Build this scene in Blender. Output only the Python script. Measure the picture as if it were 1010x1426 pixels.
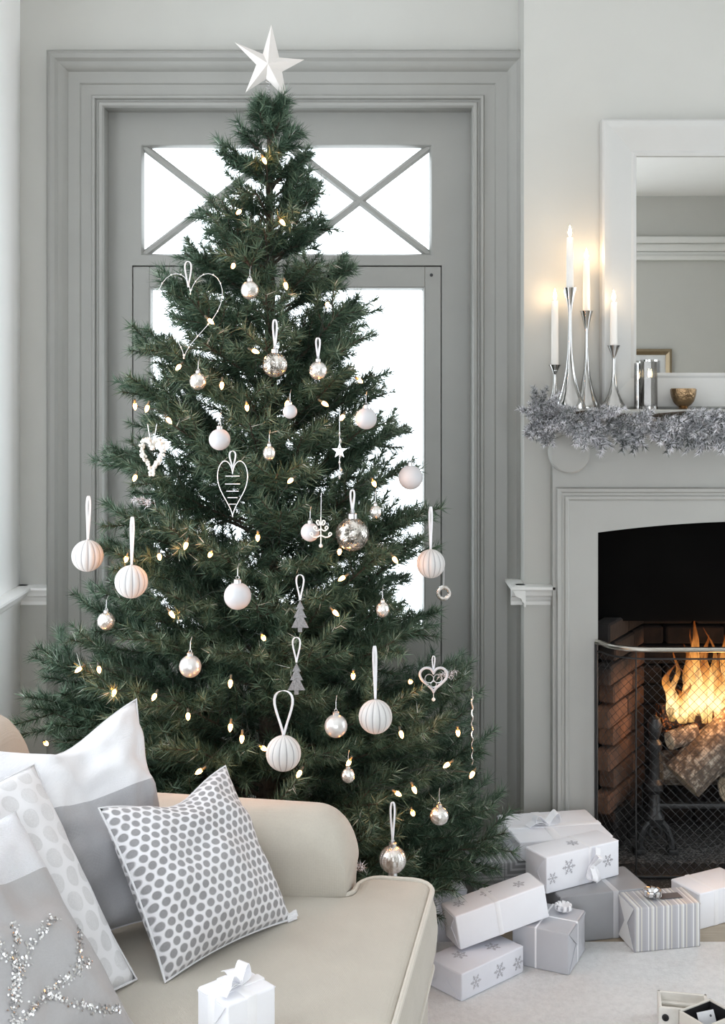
import bpy, bmesh, math, random
import numpy as np
from mathutils import Vector, Matrix, noise

random.seed(7)
rng = np.random.default_rng(7)
PI = math.pi
for o in list(bpy.data.objects):
    bpy.data.objects.remove(o)
SC = bpy.context.scene
C = SC.collection

# ---------------------------------------------------------------- camera
FPX, CX, HY, CAMZ = 1680.0, 505.0, 540.0, 1.60
cam_d = bpy.data.cameras.new('camera')
cam = bpy.data.objects.new('camera', cam_d)
C.objects.link(cam)
cam.location = (0, 0, CAMZ)
cam.rotation_euler = (PI / 2, 0, 0)
cam_d.sensor_fit = 'VERTICAL'
cam_d.sensor_height = 36.0
cam_d.sensor_width = 36.0
cam_d.lens = FPX / 1426.0 * 36.0
cam_d.shift_y = (HY - 713.0) / 1426.0
cam_d.clip_start = 0.05
SC.camera = cam

def P(px, py, d):
    return Vector(((px - CX) / FPX * d, d, CAMZ - (py - HY) / FPX * d))

# ---------------------------------------------------------------- world, exposure
world = bpy.data.worlds.new('overcast_sky')
SC.world = world
world.use_nodes = True
bg = world.node_tree.nodes['Background']
bg.inputs[0].default_value = (0.885, 0.945, 1.0, 1)
bg.inputs[1].default_value = 5.2
vs = SC.view_settings
vs.view_transform = 'Standard'
vs.look = 'None'
vs.gamma = 1.0
vs.use_curve_mapping = False
vs.exposure = -0.18
cy = SC.cycles
cy.use_denoising = True
cy.max_bounces = 9
cy.diffuse_bounces = 6
cy.glossy_bounces = 4
cy.transmission_bounces = 6
cy.transparent_max_bounces = 16
cy.sample_clamp_indirect = 6.0
cy.caustics_reflective = False
cy.caustics_refractive = False

def portal(name, loc, rot, sx, sy):
    l = bpy.data.lights.new(name, 'AREA')
    l.shape = 'RECTANGLE'
    l.size, l.size_y = sx, sy
    l.cycles.is_portal = True
    o = bpy.data.objects.new(name, l)
    C.objects.link(o)
    o.location = loc
    o.rotation_euler = rot
    return o
portal('daylight_portal_right', (3.42, 3.15, 1.4), (0, PI / 2, 0), 2.5, 1.5)
# sampling guides in the window openings (they emit nothing themselves)
portal('daylight_portal_bay', (-1.86, 1.9, 1.5), (0, -PI / 2, 0), 2.5, 3.2)
portal('daylight_portal_front', (0.2, -1.96, 1.4), (PI / 2, 0, 0), 2.8, 2.6)
portal('daylight_portal_door', (-0.26, 4.30, 1.75), (-PI / 2, 0, 0), 1.1, 2.0)

# ---------------------------------------------------------------- materials
MATS = {}
class NT:
    def __init__(s, name):
        s.m = bpy.data.materials.new(name)
        s.m.use_nodes = True
        s.t = s.m.node_tree
        s.b = s.t.nodes['Principled BSDF']
        s.out = s.t.nodes['Material Output']
        MATS[name] = s.m
    def n(s, typ, **kw):
        nd = s.t.nodes.new(typ)
        for k, v in kw.items():
            setattr(nd, k, v)
        return nd
    def l(s, a, b):
        s.t.links.new(a, b)
    def coord(s, which='Object', scale=(1, 1, 1), rot=(0, 0, 0)):
        tc = s.n('ShaderNodeTexCoord')
        mp = s.n('ShaderNodeMapping')
        mp.inputs['Scale'].default_value = scale
        mp.inputs['Rotation'].default_value = rot
        s.l(tc.outputs[which], mp.inputs[0])
        return mp.outputs[0]
    def noise(s, vec, scale, detail=4, rough=0.55):
        n = s.n('ShaderNodeTexNoise')
        n.inputs['Scale'].default_value = scale
        n.inputs['Detail'].default_value = detail
        n.inputs['Roughness'].default_value = rough
        if vec is not None:
            s.l(vec, n.inputs['Vector'])
        return n.outputs[0]
    def ramp(s, fac, stops, interp='LINEAR'):
        r = s.n('ShaderNodeValToRGB')
        r.color_ramp.interpolation = interp
        el = r.color_ramp.elements
        while len(el) < len(stops):
            el.new(0.5)
        for e, (p, c) in zip(el, stops):
            e.position = p
            e.color = (*c, 1) if len(c) == 3 else c
        s.l(fac, r.inputs[0])
        return r.outputs[0]
    def math(s, op, a, b=None, c=None):
        n = s.n('ShaderNodeMath', operation=op)
        for i, x in enumerate((a, b, c)):
            if x is None:
                continue
            if isinstance(x, (int, float)):
                n.inputs[i].default_value = x
            else:
                s.l(x, n.inputs[i])
        return n.outputs[0]
    def mix(s, fac, a, b):
        n = s.n('ShaderNodeMix', data_type='RGBA')
        if isinstance(fac, (int, float)):
            n.inputs[0].default_value = fac
        else:
            s.l(fac, n.inputs[0])
        for i, x in ((6, a), (7, b)):
            if isinstance(x, tuple):
                n.inputs[i].default_value = (*x, 1)
            else:
                s.l(x, n.inputs[i])
        return n.outputs[2]
    def bump(s, h, strength=0.2, dist=0.01):
        b = s.n('ShaderNodeBump')
        b.inputs['Strength'].default_value = strength
        b.inputs['Distance'].default_value = dist
        s.l(h, b.inputs['Height'])
        s.l(b.outputs[0], s.b.inputs['Normal'])
    def set(s, color=None, rough=None, metal=None, **kw):
        if color is not None:
            if isinstance(color, tuple):
                s.b.inputs['Base Color'].default_value = (*color, 1)
            else:
                s.l(color, s.b.inputs['Base Color'])
        if rough is not None:
            s.b.inputs['Roughness'].default_value = rough
        if metal is not None:
            s.b.inputs['Metallic'].default_value = metal
        for k, v in kw.items():
            s.b.inputs[k.replace('_', ' ')].default_value = v
        return s

def paint(name, col, rough=0.5, var=0.03, bump=0.05, scale=6):
    t = NT(name)
    v = t.coord()
    n = t.noise(v, scale, 5)
    c = t.ramp(n, [(0.3, tuple(x * (1 - var) for x in col)), (0.7, tuple(min(1, x * (1 + var)) for x in col))])
    t.set(c, rough)
    n2 = t.noise(v, 160, 3)
    t.bump(n2, bump, 0.002)
    return t.m

def fabric(name, col, scale=900, var=0.08, bump=0.25, rough=0.9, sheen=0.2):
    t = NT(name)
    v = t.coord()
    w1 = t.n('ShaderNodeTexWave', bands_direction='X'); w1.inputs['Scale'].default_value = scale / 6.3
    w2 = t.n('ShaderNodeTexWave', bands_direction='Z'); w2.inputs['Scale'].default_value = scale / 6.3
    w1.inputs['Distortion'].default_value = 1.5; w2.inputs['Distortion'].default_value = 1.5
    t.l(v, w1.inputs[0]); t.l(v, w2.inputs[0])
    h = t.math('ADD', w1.outputs['Fac'], w2.outputs['Fac'])
    n = t.noise(v, 14, 5)
    n3 = t.noise(v, 240, 2)
    nn = t.math('ADD', t.math('MULTIPLY', n, 0.6), t.math('MULTIPLY', n3, 0.4))
    c = t.ramp(nn, [(0.3, tuple(x * (1 - var) for x in col)), (0.7, tuple(min(1, x * (1 + var)) for x in col))])
    t.set(c, rough)
    t.b.inputs['Sheen Weight'].default_value = sheen
    t.bump(h, bump, 0.0015)
    return t.m

def metal(name, col, rough=0.2, noise_amt=0.0):
    t = NT(name)
    v = t.coord()
    n = t.noise(v, 30, 4)
    c = t.ramp(n, [(0.3, tuple(x * 0.9 for x in col)), (0.7, col)])
    t.set(c, rough, 1.0)
    if noise_amt:
        t.bump(t.noise(v, 120, 3), noise_amt, 0.004)
    return t.m

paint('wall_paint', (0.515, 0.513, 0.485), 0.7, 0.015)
paint('left_wall_lit_paint', (0.95, 0.95, 0.945), 0.6, 0.01)  # lighter than the other walls: strong daylight put into its colour
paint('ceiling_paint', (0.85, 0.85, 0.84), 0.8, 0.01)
paint('door_paint', (0.30, 0.30, 0.283), 0.42, 0.03)
paint('trim_paint', (0.74, 0.74, 0.72), 0.4, 0.02)
paint('surround_paint', (0.41, 0.41, 0.39), 0.45, 0.03)
paint('mirror_frame_paint', (0.54, 0.54, 0.525), 0.4, 0.02)
paint('window_paint', (0.8, 0.8, 0.79), 0.4, 0.02)
paint('wax', (0.86, 0.83, 0.78), 0.45, 0.01)
paint('wood_white', (0.72, 0.70, 0.66), 0.6, 0.06, 0.2, 20)
paint('box_dark', (0.012, 0.012, 0.014), 0.6)
paint('card_white', (0.75, 0.75, 0.78), 0.5)
paint('soot_black', (0.003, 0.003, 0.003), 1.0, 0.2)
MATS['soot_black'].node_tree.nodes['Principled BSDF'].inputs['Specular IOR Level'].default_value = 0.05
metal('chrome', (0.52, 0.515, 0.505), 0.1)
metal('dull_silver', (0.75, 0.75, 0.76), 0.32)
metal('gold_bowl', (0.34, 0.23, 0.13), 0.2, 1.0)
metal('brass_rail', (0.55, 0.53, 0.48), 0.3)
metal('picture_gilt', (0.30, 0.24, 0.16), 0.35)
paint('black_iron', (0.020, 0.021, 0.022), 0.45, 0.3, 0.3, 40)
paint('wire_black', (0.016, 0.017, 0.018), 0.6)
paint('glitter_grey', (0.22, 0.22, 0.225), 0.4, 0.3, 1.0, 300)
paint('fairy_wire', (0.03, 0.045, 0.04), 0.6)
fabric('sofa_linen', (0.50, 0.465, 0.405), 900, 0.06)
fabric('piping_linen', (0.62, 0.585, 0.52), 900, 0.04)
fabric('white_linen', (0.73, 0.73, 0.755), 1000, 0.03)
fabric('grey_linen', (0.40, 0.40, 0.42), 1000, 0.06)
fabric('silver_satin', (0.40, 0.395, 0.405), 1500, 0.06, 0.1, 0.42)
fabric('crinkle_white', (0.70, 0.71, 0.75), 700, 0.08, 0.5, 0.5)
fabric('ribbon_white', (0.86, 0.86, 0.89), 2000, 0.03, 0.1, 0.45)
fabric('ribbon_grey', (0.47, 0.47, 0.49), 2000, 0.04, 0.1, 0.4)
fabric('bauble_white', (0.62, 0.615, 0.61), 2500, 0.03, 0.15)
fabric('bauble_pleat_shade', (0.34, 0.335, 0.34), 2500, 0.03, 0.15)
t = NT('carpet_white')
v = t.coord()
n = t.noise(v, 70, 6, 0.75)
t.set(t.ramp(n, [(0.3, (0.80, 0.80, 0.80)), (0.6, (0.92, 0.92, 0.92))]), 1.0); t.bump(n, 0.8, 0.012)
paint('matte_white', (0.56, 0.56, 0.58), 0.45, 0.03)
paint('bead_white', (0.80, 0.79, 0.74), 0.35, 0.05)
paint('plaster', (0.6, 0.57, 0.52), 0.7)
paint('star_frost', (0.70, 0.665, 0.635), 0.35, 0.02)

# floor boards (colour per board from object info), pearl, mercury glass etc.
t = NT('oak_board')
v = t.coord('Object', (3, 40, 3))
n = t.noise(v, 2.2, 6)
oi = t.n('ShaderNodeObjectInfo')
c = t.ramp(n, [(0.3, (0.34, 0.28, 0.21)), (0.7, (0.47, 0.40, 0.31))])
c2 = t.mix(t.math('MULTIPLY', oi.outputs['Random'], 0.35), c, (0.30, 0.25, 0.19))
t.set(c2, 0.5); t.bump(n, 0.1, 0.002)

t = NT('pearl')
v = t.coord()
t.set(t.ramp(t.noise(v, 40, 4), [(0.3, (0.60, 0.58, 0.56)), (0.7, (0.75, 0.74, 0.73))]), 0.28, 0.45)
t.b.inputs['Coat Weight'].default_value = 0.5

t = NT('mercury_glass')
v = t.coord()
n = t.noise(v, 60, 5)
t.set(t.ramp(n, [(0.3, (0.50, 0.47, 0.42)), (0.55, (0.80, 0.79, 0.77)), (0.75, (0.95, 0.94, 0.93))]), 0.22, 0.75)
t.bump(t.noise(v, 90, 3), 0.5, 0.004)

t = NT('crackle_glass')
v = t.coord()
vo = t.n('ShaderNodeTexVoronoi', feature='DISTANCE_TO_EDGE'); vo.inputs['Scale'].default_value = 70
t.l(v, vo.inputs['Vector'])
e = t.math('LESS_THAN', vo.outputs['Distance'], 0.10)
n = t.noise(v, 45, 3)
t.set(t.ramp(n, [(0.35, (0.22, 0.20, 0.17)), (0.6, (0.78, 0.75, 0.70))]), 0.15, 0.8)
tr = t.n('ShaderNodeBsdfTransparent')
mx = t.n('ShaderNodeMixShader')
f = t.math('MAXIMUM', t.math('MULTIPLY', e, 0.9), t.math('GREATER_THAN', n, 0.52))
t.l(t.math('MAXIMUM', f, 0.25), mx.inputs[0]); t.l(tr.outputs[0], mx.inputs[1]); t.l(t.b.outputs[0], mx.inputs[2])
t.l(mx.outputs[0], t.out.inputs[0])
t.bump(vo.outputs['Distance'], 0.6, 0.004)

def thin_glass(name, tint, amt):
    t = NT(name)
    t.set(tint, 0.03, 0.0)
    tr = t.n('ShaderNodeBsdfTransparent'); tr.inputs[0].default_value = (*[min(1, x + 0.0) for x in (0.97, 0.98, 0.98)], 1)
    gl = t.n('ShaderNodeBsdfGlossy'); gl.inputs['Roughness'].default_value = 0.02; gl.inputs[0].default_value = (*tint, 1)
    mx = t.n('ShaderNodeMixShader'); mx.inputs[0].default_value = amt
    t.l(tr.outputs[0], mx.inputs[1]); t.l(gl.outputs[0], mx.inputs[2]); t.l(mx.outputs[0], t.out.inputs[0])
thin_glass('window_glass', (1, 1, 1), 0.04)
thin_glass('votive_glass', (0.42, 0.41, 0.40), 0.6)

t = NT('mirror_glass'); t.set((0.95, 0.96, 0.95), 0.01, 1.0)

# needles: tone attribute per needle
def needle_mat(name, stops, rough=0.55):
    t = NT(name)
    a = t.n('ShaderNodeAttribute'); a.attribute_name = 'tone'
    c = t.ramp(a.outputs['Fac'], stops)
    if name.startswith('frosted'):
        oi = t.n('ShaderNodeObjectInfo')
        c = t.mix(t.math('MULTIPLY', t.math('POWER', oi.outputs['Random'], 2.0), 0.6), c, (0.10, 0.12, 0.11))
    t.set(c, rough)
    t.b.inputs['Specular IOR Level'].default_value = 0.35
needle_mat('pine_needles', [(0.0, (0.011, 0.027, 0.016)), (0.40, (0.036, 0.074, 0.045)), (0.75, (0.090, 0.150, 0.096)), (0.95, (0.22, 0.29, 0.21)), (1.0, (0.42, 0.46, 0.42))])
needle_mat('frosted_needles', [(0.0, (0.04, 0.055, 0.045)), (0.30, (0.13, 0.145, 0.135)), (0.40, (0.64, 0.63, 0.68)), (1.0, (0.95, 0.95, 0.98))])
paint('bark_brown', (0.055, 0.042, 0.030), 0.9, 0.4, 0.6, 60)

# emission materials
def emit(name, col, strength):
    t = NT(name)
    e = t.n('ShaderNodeEmission'); e.inputs[0].default_value = (*col, 1); e.inputs[1].default_value = strength
    t.l(e.outputs[0], t.out.inputs[0])
emit('fairy_bulb', (1.0, 0.52, 0.19), 14)
emit('candle_flame', (1.0, 0.74, 0.42), 45)

t = NT('fire_flame')
tc = t.n('ShaderNodeTexCoord'); sx = t.n('ShaderNodeSeparateXYZ'); t.l(tc.outputs['Generated'], sx.inputs[0])
z = sx.outputs['Z']
nz = t.noise(t.coord('Object', (55, 55, 14)), 1.0, 4)
col = t.ramp(z, [(0.0, (1.0, 0.55, 0.16)), (0.25, (1.0, 0.72, 0.34)), (0.6, (1.0, 0.42, 0.10)), (1.0, (0.75, 0.16, 0.03))])
stn = t.ramp(z, [(0.0, (0.5,) * 3), (0.25, (1.0,) * 3), (0.65, (0.35,) * 3), (1.0, (0.08,) * 3)])
e = t.n('ShaderNodeEmission'); t.l(col, e.inputs[0]); t.l(t.math('MULTIPLY', stn, 3.0), e.inputs[1])
tr = t.n('ShaderNodeBsdfTransparent'); mx = t.n('ShaderNodeMixShader')
t.l(t.ramp(nz, [(0.38, (0.15,) * 3), (0.62, (0.72,) * 3)]), mx.inputs[0])
t.l(tr.outputs[0], mx.inputs[1]); t.l(e.outputs[0], mx.inputs[2]); t.l(mx.outputs[0], t.out.inputs[0])

t = NT('log_bark')
v = t.coord('Object', (1, 1, 1))
n = t.noise(v, 38, 6, 0.7)
t.set(t.ramp(n, [(0.3, (0.05, 0.038, 0.028)), (0.5, (0.16, 0.12, 0.09)), (0.62, (0.50, 0.44, 0.36))]), 0.95)
t.bump(n, 0.9, 0.01)
t = NT('log_end')
v = t.coord('Object', (1, 1, 1))
n = t.noise(v, 80, 4)
t.set(t.ramp(n, [(0.3, (0.42, 0.33, 0.22)), (0.7, (0.62, 0.52, 0.38))]), 0.9)
t = NT('log_char')
v = t.coord()
n = t.noise(v, 45, 6, 0.7)
t.set(t.ramp(n, [(0.35, (0.010, 0.008, 0.007)), (0.65, (0.10, 0.05, 0.03))]), 0.95)
em = t.ramp(n, [(0.55, (0, 0, 0)), (0.75, (1.0, 0.25, 0.04))])
t.l(em, t.b.inputs['Emission Color']); t.b.inputs['Emission Strength'].default_value = 1.2
t.bump(n, 0.8, 0.01)

t = NT('sooty_brick')
v = t.coord()
n = t.noise(v, 16, 6)
oi = t.n('ShaderNodeObjectInfo')
c = t.ramp(n, [(0.3, (0.10, 0.05, 0.03)), (0.7, (0.26, 0.13, 0.075))])
c = t.mix(t.math('MULTIPLY', oi.outputs['Random'], 0.6), c, (0.05, 0.032, 0.024))
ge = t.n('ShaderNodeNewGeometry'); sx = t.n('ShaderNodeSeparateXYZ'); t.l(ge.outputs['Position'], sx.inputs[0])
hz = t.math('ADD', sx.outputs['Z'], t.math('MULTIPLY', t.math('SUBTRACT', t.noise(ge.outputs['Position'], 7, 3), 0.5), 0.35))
soot_shade = t.ramp(hz, [(0.14, (1,) * 3), (0.24, (0,) * 3), (0.55, (0,) * 3), (0.68, (1,) * 3)])  # soot, plus firelight put into the colour: only a middle band stays red
t.set(t.mix(soot_shade, c, (0.006, 0.005, 0.005)), 0.95)
t.bump(n, 0.6, 0.008)
t = NT('shaded_soot_brick')  # back bricks: soot, with the unlit depth of the firebox put into the colour
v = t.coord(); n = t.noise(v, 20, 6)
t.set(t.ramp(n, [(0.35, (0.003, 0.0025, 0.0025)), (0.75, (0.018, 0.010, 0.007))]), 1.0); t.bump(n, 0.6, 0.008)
t = NT('granite_black')
v = t.coord()
n = t.noise(v, 190, 3)
t.set(t.ramp(n, [(0.58, (0.018, 0.019, 0.02)), (0.7, (0.28, 0.28, 0.28))]), 0.4)
t = NT('ash')
v = t.coord()
n = t.noise(v, 120, 4)
t.set(t.ramp(n, [(0.45, (0.02, 0.02, 0.02)), (0.7, (0.24, 0.23, 0.22))]), 0.95); t.bump(n, 1.0, 0.01)

# wrapping papers
paint('paper_white', (0.85, 0.855, 0.90), 0.42, 0.03, 0.05)
paint('paper_lilac', (0.70, 0.705, 0.76), 0.4, 0.04, 0.05)
paint('paper_silver', (0.47, 0.475, 0.51), 0.33, 0.05, 0.05)
paint('paper_slate', (0.30, 0.305, 0.32), 0.4, 0.05, 0.05)
paint('print_grey', (0.46, 0.455, 0.49), 0.45, 0.03)
paint('tag_dark', (0.10, 0.10, 0.11), 0.5)
t = NT('paper_stripe')
v = t.coord('Object')
sx = t.n('ShaderNodeSeparateXYZ'); t.l(v, sx.inputs[0])
s = t.math('FRACT', t.math('MULTIPLY', t.math('ADD', sx.outputs['X'], 5.0), 22.0))
c = t.ramp(s, [(0.0, (0.72, 0.72, 0.72)), (0.10, (0.40, 0.40, 0.43)), (0.22, (0.66, 0.64, 0.58)), (0.30, (0.43, 0.43, 0.46)), (0.55, (0.46, 0.46, 0.50)), (0.68, (0.75, 0.75, 0.75)), (0.76, (0.42, 0.42, 0.45)), (0.9, (0.60, 0.59, 0.56))], 'CONSTANT')
t.set(c, 0.45)
t = NT('paper_squares')
v = t.coord('Object', (9, 9, 9))
fr = t.n('ShaderNodeVectorMath', operation='FRACTION'); t.l(v, fr.inputs[0])
sb = t.n('ShaderNodeVectorMath', operation='SUBTRACT'); sb.inputs[1].default_value = (0.5, 0.5, 0.5); t.l(fr.outputs[0], sb.inputs[0])
ab = t.n('ShaderNodeVectorMath', operation='ABSOLUTE'); t.l(sb.outputs[0], ab.inputs[0])
sx = t.n('ShaderNodeSeparateXYZ'); t.l(ab.outputs[0], sx.inputs[0])
d = t.math('MAXIMUM', sx.outputs['X'], sx.outputs['Z'])
s = t.math('FRACT', t.math('MULTIPLY', d, 7.0))
t.set(t.ramp(s, [(0.0, (0.42, 0.42, 0.43)), (0.4, (0.22, 0.22, 0.225))], 'CONSTANT'), 0.45)

def dot_fabric(name, n_across, r0, r1, base, dotc, bumpy, rough=0.8, metalv=0.0):
    t = NT(name)
    uv = t.n('ShaderNodeUVMap')
    def lattice(off):
        m = t.n('ShaderNodeVectorMath', operation='MULTIPLY_ADD')
        m.inputs[1].default_value = (n_across, n_across / math.sqrt(3), 0)
        m.inputs[2].default_value = (off, off, 0)
        t.l(uv.outputs[0], m.inputs[0])
        f = t.n('ShaderNodeVectorMath', operation='FRACTION'); t.l(m.outputs[0], f.inputs[0])
        s2 = t.n('ShaderNodeVectorMath', operation='SUBTRACT'); s2.inputs[1].default_value = (0.5, 0.5, 0); t.l(f.outputs[0], s2.inputs[0])
        w = t.n('ShaderNodeVectorMath', operation='MULTIPLY'); w.inputs[1].default_value = (1, math.sqrt(3), 0); t.l(s2.outputs[0], w.inputs[0])
        ln = t.n('ShaderNodeVectorMath', operation='LENGTH'); t.l(w.outputs[0], ln.inputs[0])
        return ln.outputs['Value']
    d = t.math('MINIMUM', lattice(0.0), lattice(0.5))
    f = t.ramp(d, [(r0, (1, 1, 1)), (r1, (0, 0, 0))])
    nz = t.noise(t.coord('Object'), 300, 3)
    nl = t.noise(t.coord('Object'), 9, 3)
    dc = t.mix(nl, tuple(x * 0.75 for x in dotc), tuple(min(1, x * 1.25) for x in dotc))
    dc = t.mix(t.math('MULTIPLY', nz, 0.5), dc, tuple(x * 0.5 for x in dotc))
    t.set(t.mix(f, base, dc), rough)
    t.b.inputs['Sheen Weight'].default_value = 0.2
    t.bump(t.math('ADD', f, t.math('MULTIPLY', nz, 0.35)), bumpy, 0.003)
dot_fabric('dotted_velvet', 16.5, 0.31, 0.42, (0.74, 0.73, 0.755), (0.31, 0.305, 0.315), 0.6)
dot_fabric('pale_dots', 9.0, 0.36, 0.40, (0.74, 0.74, 0.765), (0.70, 0.70, 0.72), 0.12)
t = NT('sequin'); t.set((0.85, 0.85, 0.86), 0.18, 0.9)
# ---------------------------------------------------------------- geometry helpers
class MB:
    def __init__(s):
        s.v, s.f, s.m = [], [], []
    def add(s, vs_, fs, mi=0, M=None):
        o = len(s.v)
        if M is not None:
            vs_ = [M @ Vector(p) for p in vs_]
        s.v.extend([tuple(p) for p in vs_])
        s.f.extend([tuple(i + o for i in f) for f in fs])
        s.m.extend([mi] * len(fs))
        return s
    def box(s, lo, hi, mi=0, M=None):
        x0, y0, z0 = lo; x1, y1, z1 = hi
        v = [(x0, y0, z0), (x1, y0, z0), (x1, y1, z0), (x0, y1, z0), (x0, y0, z1), (x1, y0, z1), (x1, y1, z1), (x0, y1, z1)]
        f = [(0, 3, 2, 1), (4, 5, 6, 7), (0, 1, 5, 4), (1, 2, 6, 5), (2, 3, 7, 6), (3, 0, 4, 7)]
        return s.add(v, f, mi, M)
    def rbox(s, lo, hi, r=0.005, seg=2, mi=0, M=None):
        bm = bmesh.new()
        bmesh.ops.create_cube(bm, size=1)
        for v in bm.verts:
            v.co = Vector([lo[i] + (v.co[i] + 0.5) * (hi[i] - lo[i]) for i in range(3)])
        bmesh.ops.bevel(bm, geom=bm.edges[:] + bm.verts[:], offset=r, segments=seg, affect='EDGES', profile=0.5)
        bm.verts.index_update()
        s.add([v.co.copy() for v in bm.verts], [[v.index for v in f.verts] for f in bm.faces], mi, M)
        bm.free()
        return s
    def tube(s, path, r, n=8, closed=False, cap=True, mi=0, M=None):
        pts = [Vector(p) for p in path]
        N = len(pts)
        rr = [r] * N if isinstance(r, (int, float)) else list(r)
        vs_, fs = [], []
        up = None
        for i, p in enumerate(pts):
            a = pts[(i - 1) % N] if (closed or i > 0) else p
            b = pts[(i + 1) % N] if (closed or i < N - 1) else p
            t = (b - a)
            t = t.normalized() if t.length > 1e-9 else Vector((0, 0, 1))
            if up is None:
                ref = Vector((0, 0, 1)) if abs(t.z) < 0.9 else Vector((1, 0, 0))
                up = (ref - t * ref.dot(t)).normalized()
            else:
                up = up - t * up.dot(t)
                up = up.normalized() if up.length > 1e-6 else Vector((1, 0, 0))
            sd = t.cross(up)
            for k in range(n):
                an = 2 * PI * k / n
                vs_.append(p + (up * math.cos(an) + sd * math.sin(an)) * rr[i])
        M_ = N if closed else N - 1
        for i in range(M_):
            j = (i + 1) % N
            for k in range(n):
                k2 = (k + 1) % n
                fs.append((i * n + k, i * n + k2, j * n + k2, j * n + k))
        if cap and not closed:
            fs.append(tuple(range(n - 1, -1, -1)))
            fs.append(tuple((N - 1) * n + k for k in range(n)))
        return s.add(vs_, fs, mi, M)
    def lathe(s, prof, n=24, c=(0, 0, 0), mi=0, M=None, rmod=None, mod_mi=None):
        vs_, fs, ms = [], [], []
        for (r, z) in prof:
            for k in range(n):
                a = 2 * PI * k / n
                q = r * (rmod(a, z) if rmod else 1.0)
                vs_.append((c[0] + q * math.cos(a), c[1] + q * math.sin(a), c[2] + z))
        o = len(s.v)
        for i in range(len(prof) - 1):
            for k in range(n):
                k2 = (k + 1) % n
                fs.append((i * n + k, i * n + k2, (i + 1) * n + k2, (i + 1) * n + k))
                ms.append(mod_mi(k) if mod_mi else mi)
        if prof[0][0] > 1e-6:
            fs.append(tuple(range(n - 1, -1, -1))); ms.append(mi)
        if prof[-1][0] > 1e-6:
            fs.append(tuple((len(prof) - 1) * n + k for k in range(n))); ms.append(mi)
        s.add(vs_, fs, mi, M)
        s.m[-len(ms):] = ms
        return s
    def extrude(s, poly, axis, a0, a1, mi=0, M=None):
        """poly of 2d points in the plane normal to axis ('x': (y,z), 'y': (x,z), 'z': (x,y))"""
        def mk(p, a):
            return {'x': (a, p[0], p[1]), 'y': (p[0], a, p[1]), 'z': (p[0], p[1], a)}[axis]
        n = len(poly)
        vs_ = [mk(p, a0) for p in poly] + [mk(p, a1) for p in poly]
        fs = [tuple(range(n)), tuple(range(2 * n - 1, n - 1, -1))]
        fs += [(i, i + n, (i + 1) % n + n, (i + 1) % n) for i in range(n)]
        return s.add(vs_, fs, mi, M)
    def frame(s, x0, x1, z0, z1, prof, y, sides='ltrb', mi=0):
        """mitred moulding round the rectangle x0..x1,z0..z1 (its inner edge); prof = (outward offset, projection towards -y)"""
        def corner(cx, cz, sx, sz):
            return [(cx + sx * u, y - h, cz + sz * u) for (u, h) in prof]
        TL = corner(x0, z1, -1, 1); TR = corner(x1, z1, 1, 1)
        BL = corner(x0, z0, -1, -1 if 'b' in sides else 0); BR = corner(x1, z0, 1, -1 if 'b' in sides else 0)
        n = len(prof)
        def strip(A, B):
            s.add(A + B, [(i, i + 1, n + i + 1, n + i) for i in range(n - 1)], mi)
        if 'l' in sides: strip(BL, TL)
        if 't' in sides: strip(TL, TR)
        if 'r' in sides: strip(TR, BR)
        if 'b' in sides: strip(BR, BL)
        return s
    def build(s, name, mats, parent=None, smooth=True, angle=35):
        me = bpy.data.meshes.new(name)
        me.from_pydata(s.v, [], s.f)
        if isinstance(mats, str):
            mats = [mats]
        for m in mats:
            me.materials.append(MATS[m])
        me.polygons.foreach_set('material_index', s.m)
        bm = bmesh.new(); bm.from_mesh(me)
        bmesh.ops.recalc_face_normals(bm, faces=bm.faces)
        bm.to_mesh(me); bm.free()
        if smooth:
            me.shade_smooth()
            me.set_sharp_from_angle(angle=math.radians(angle))
        me.update()
        return link(name, me, parent)

def link(name, me, parent=None):
    o = bpy.data.objects.new(name, me)
    C.objects.link(o)
    if parent is not None:
        o.parent = parent
    return o

def tag(o, label=None, cat=None, group=None, kind=None):
    if label: o['label'] = label
    if cat: o['category'] = cat
    if group: o['group'] = group
    if kind: o['kind'] = kind
    return o

def thing(name, label, cat, loc=(0, 0, 0), rotz=0, group=None, rot=None):
    o = bpy.data.objects.new(name, None)
    o.empty_display_size = 0.05
    C.objects.link(o)
    o.location = loc
    o.rotation_euler = rot if rot else (0, 0, rotz)
    return tag(o, label, cat, group)

def structure(name, label, parent=None):
    o = bpy.data.objects.new(name, None)
    C.objects.link(o)
    if parent: o.parent = parent
    return tag(o, label, 'building part', None, 'structure')

def sphere_prof(r, n=14, zc=0.0):
    return [(max(1e-7, r * math.sin(PI * i / n)), zc - r * math.cos(PI * i / n)) for i in range(n + 1)]

def axes_matrix(o, x, y, z):
    return Matrix(((x[0], y[0], z[0], o[0]), (x[1], y[1], z[1], o[1]), (x[2], y[2], z[2], o[2]), (0, 0, 0, 1)))

def strip_mesh(mb, pts, wdirs, width, thick=0.0006, mi=0):
    """a ribbon along pts whose width points along wdirs"""
    vs_, fs = [], []
    n = len(pts)
    for i in range(n):
        p = Vector(pts[i]); w = Vector(wdirs[i]).normalized() * width / 2
        a = Vector(pts[max(0, i - 1)]); b = Vector(pts[min(n - 1, i + 1)])
        t = (b - a).normalized()
        nn = t.cross(w).normalized() * thick
        vs_ += [p - w - nn, p + w - nn, p + w + nn, p - w + nn]
    for i in range(n - 1):
        for k in range(4):
            k2 = (k + 1) % 4
            fs.append((4 * i + k, 4 * i + k2, 4 * i + 4 + k2, 4 * i + 4 + k))
    fs += [(3, 2, 1, 0), tuple(4 * (n - 1) + k for k in range(4))]
    mb.add(vs_, fs, mi)

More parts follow.
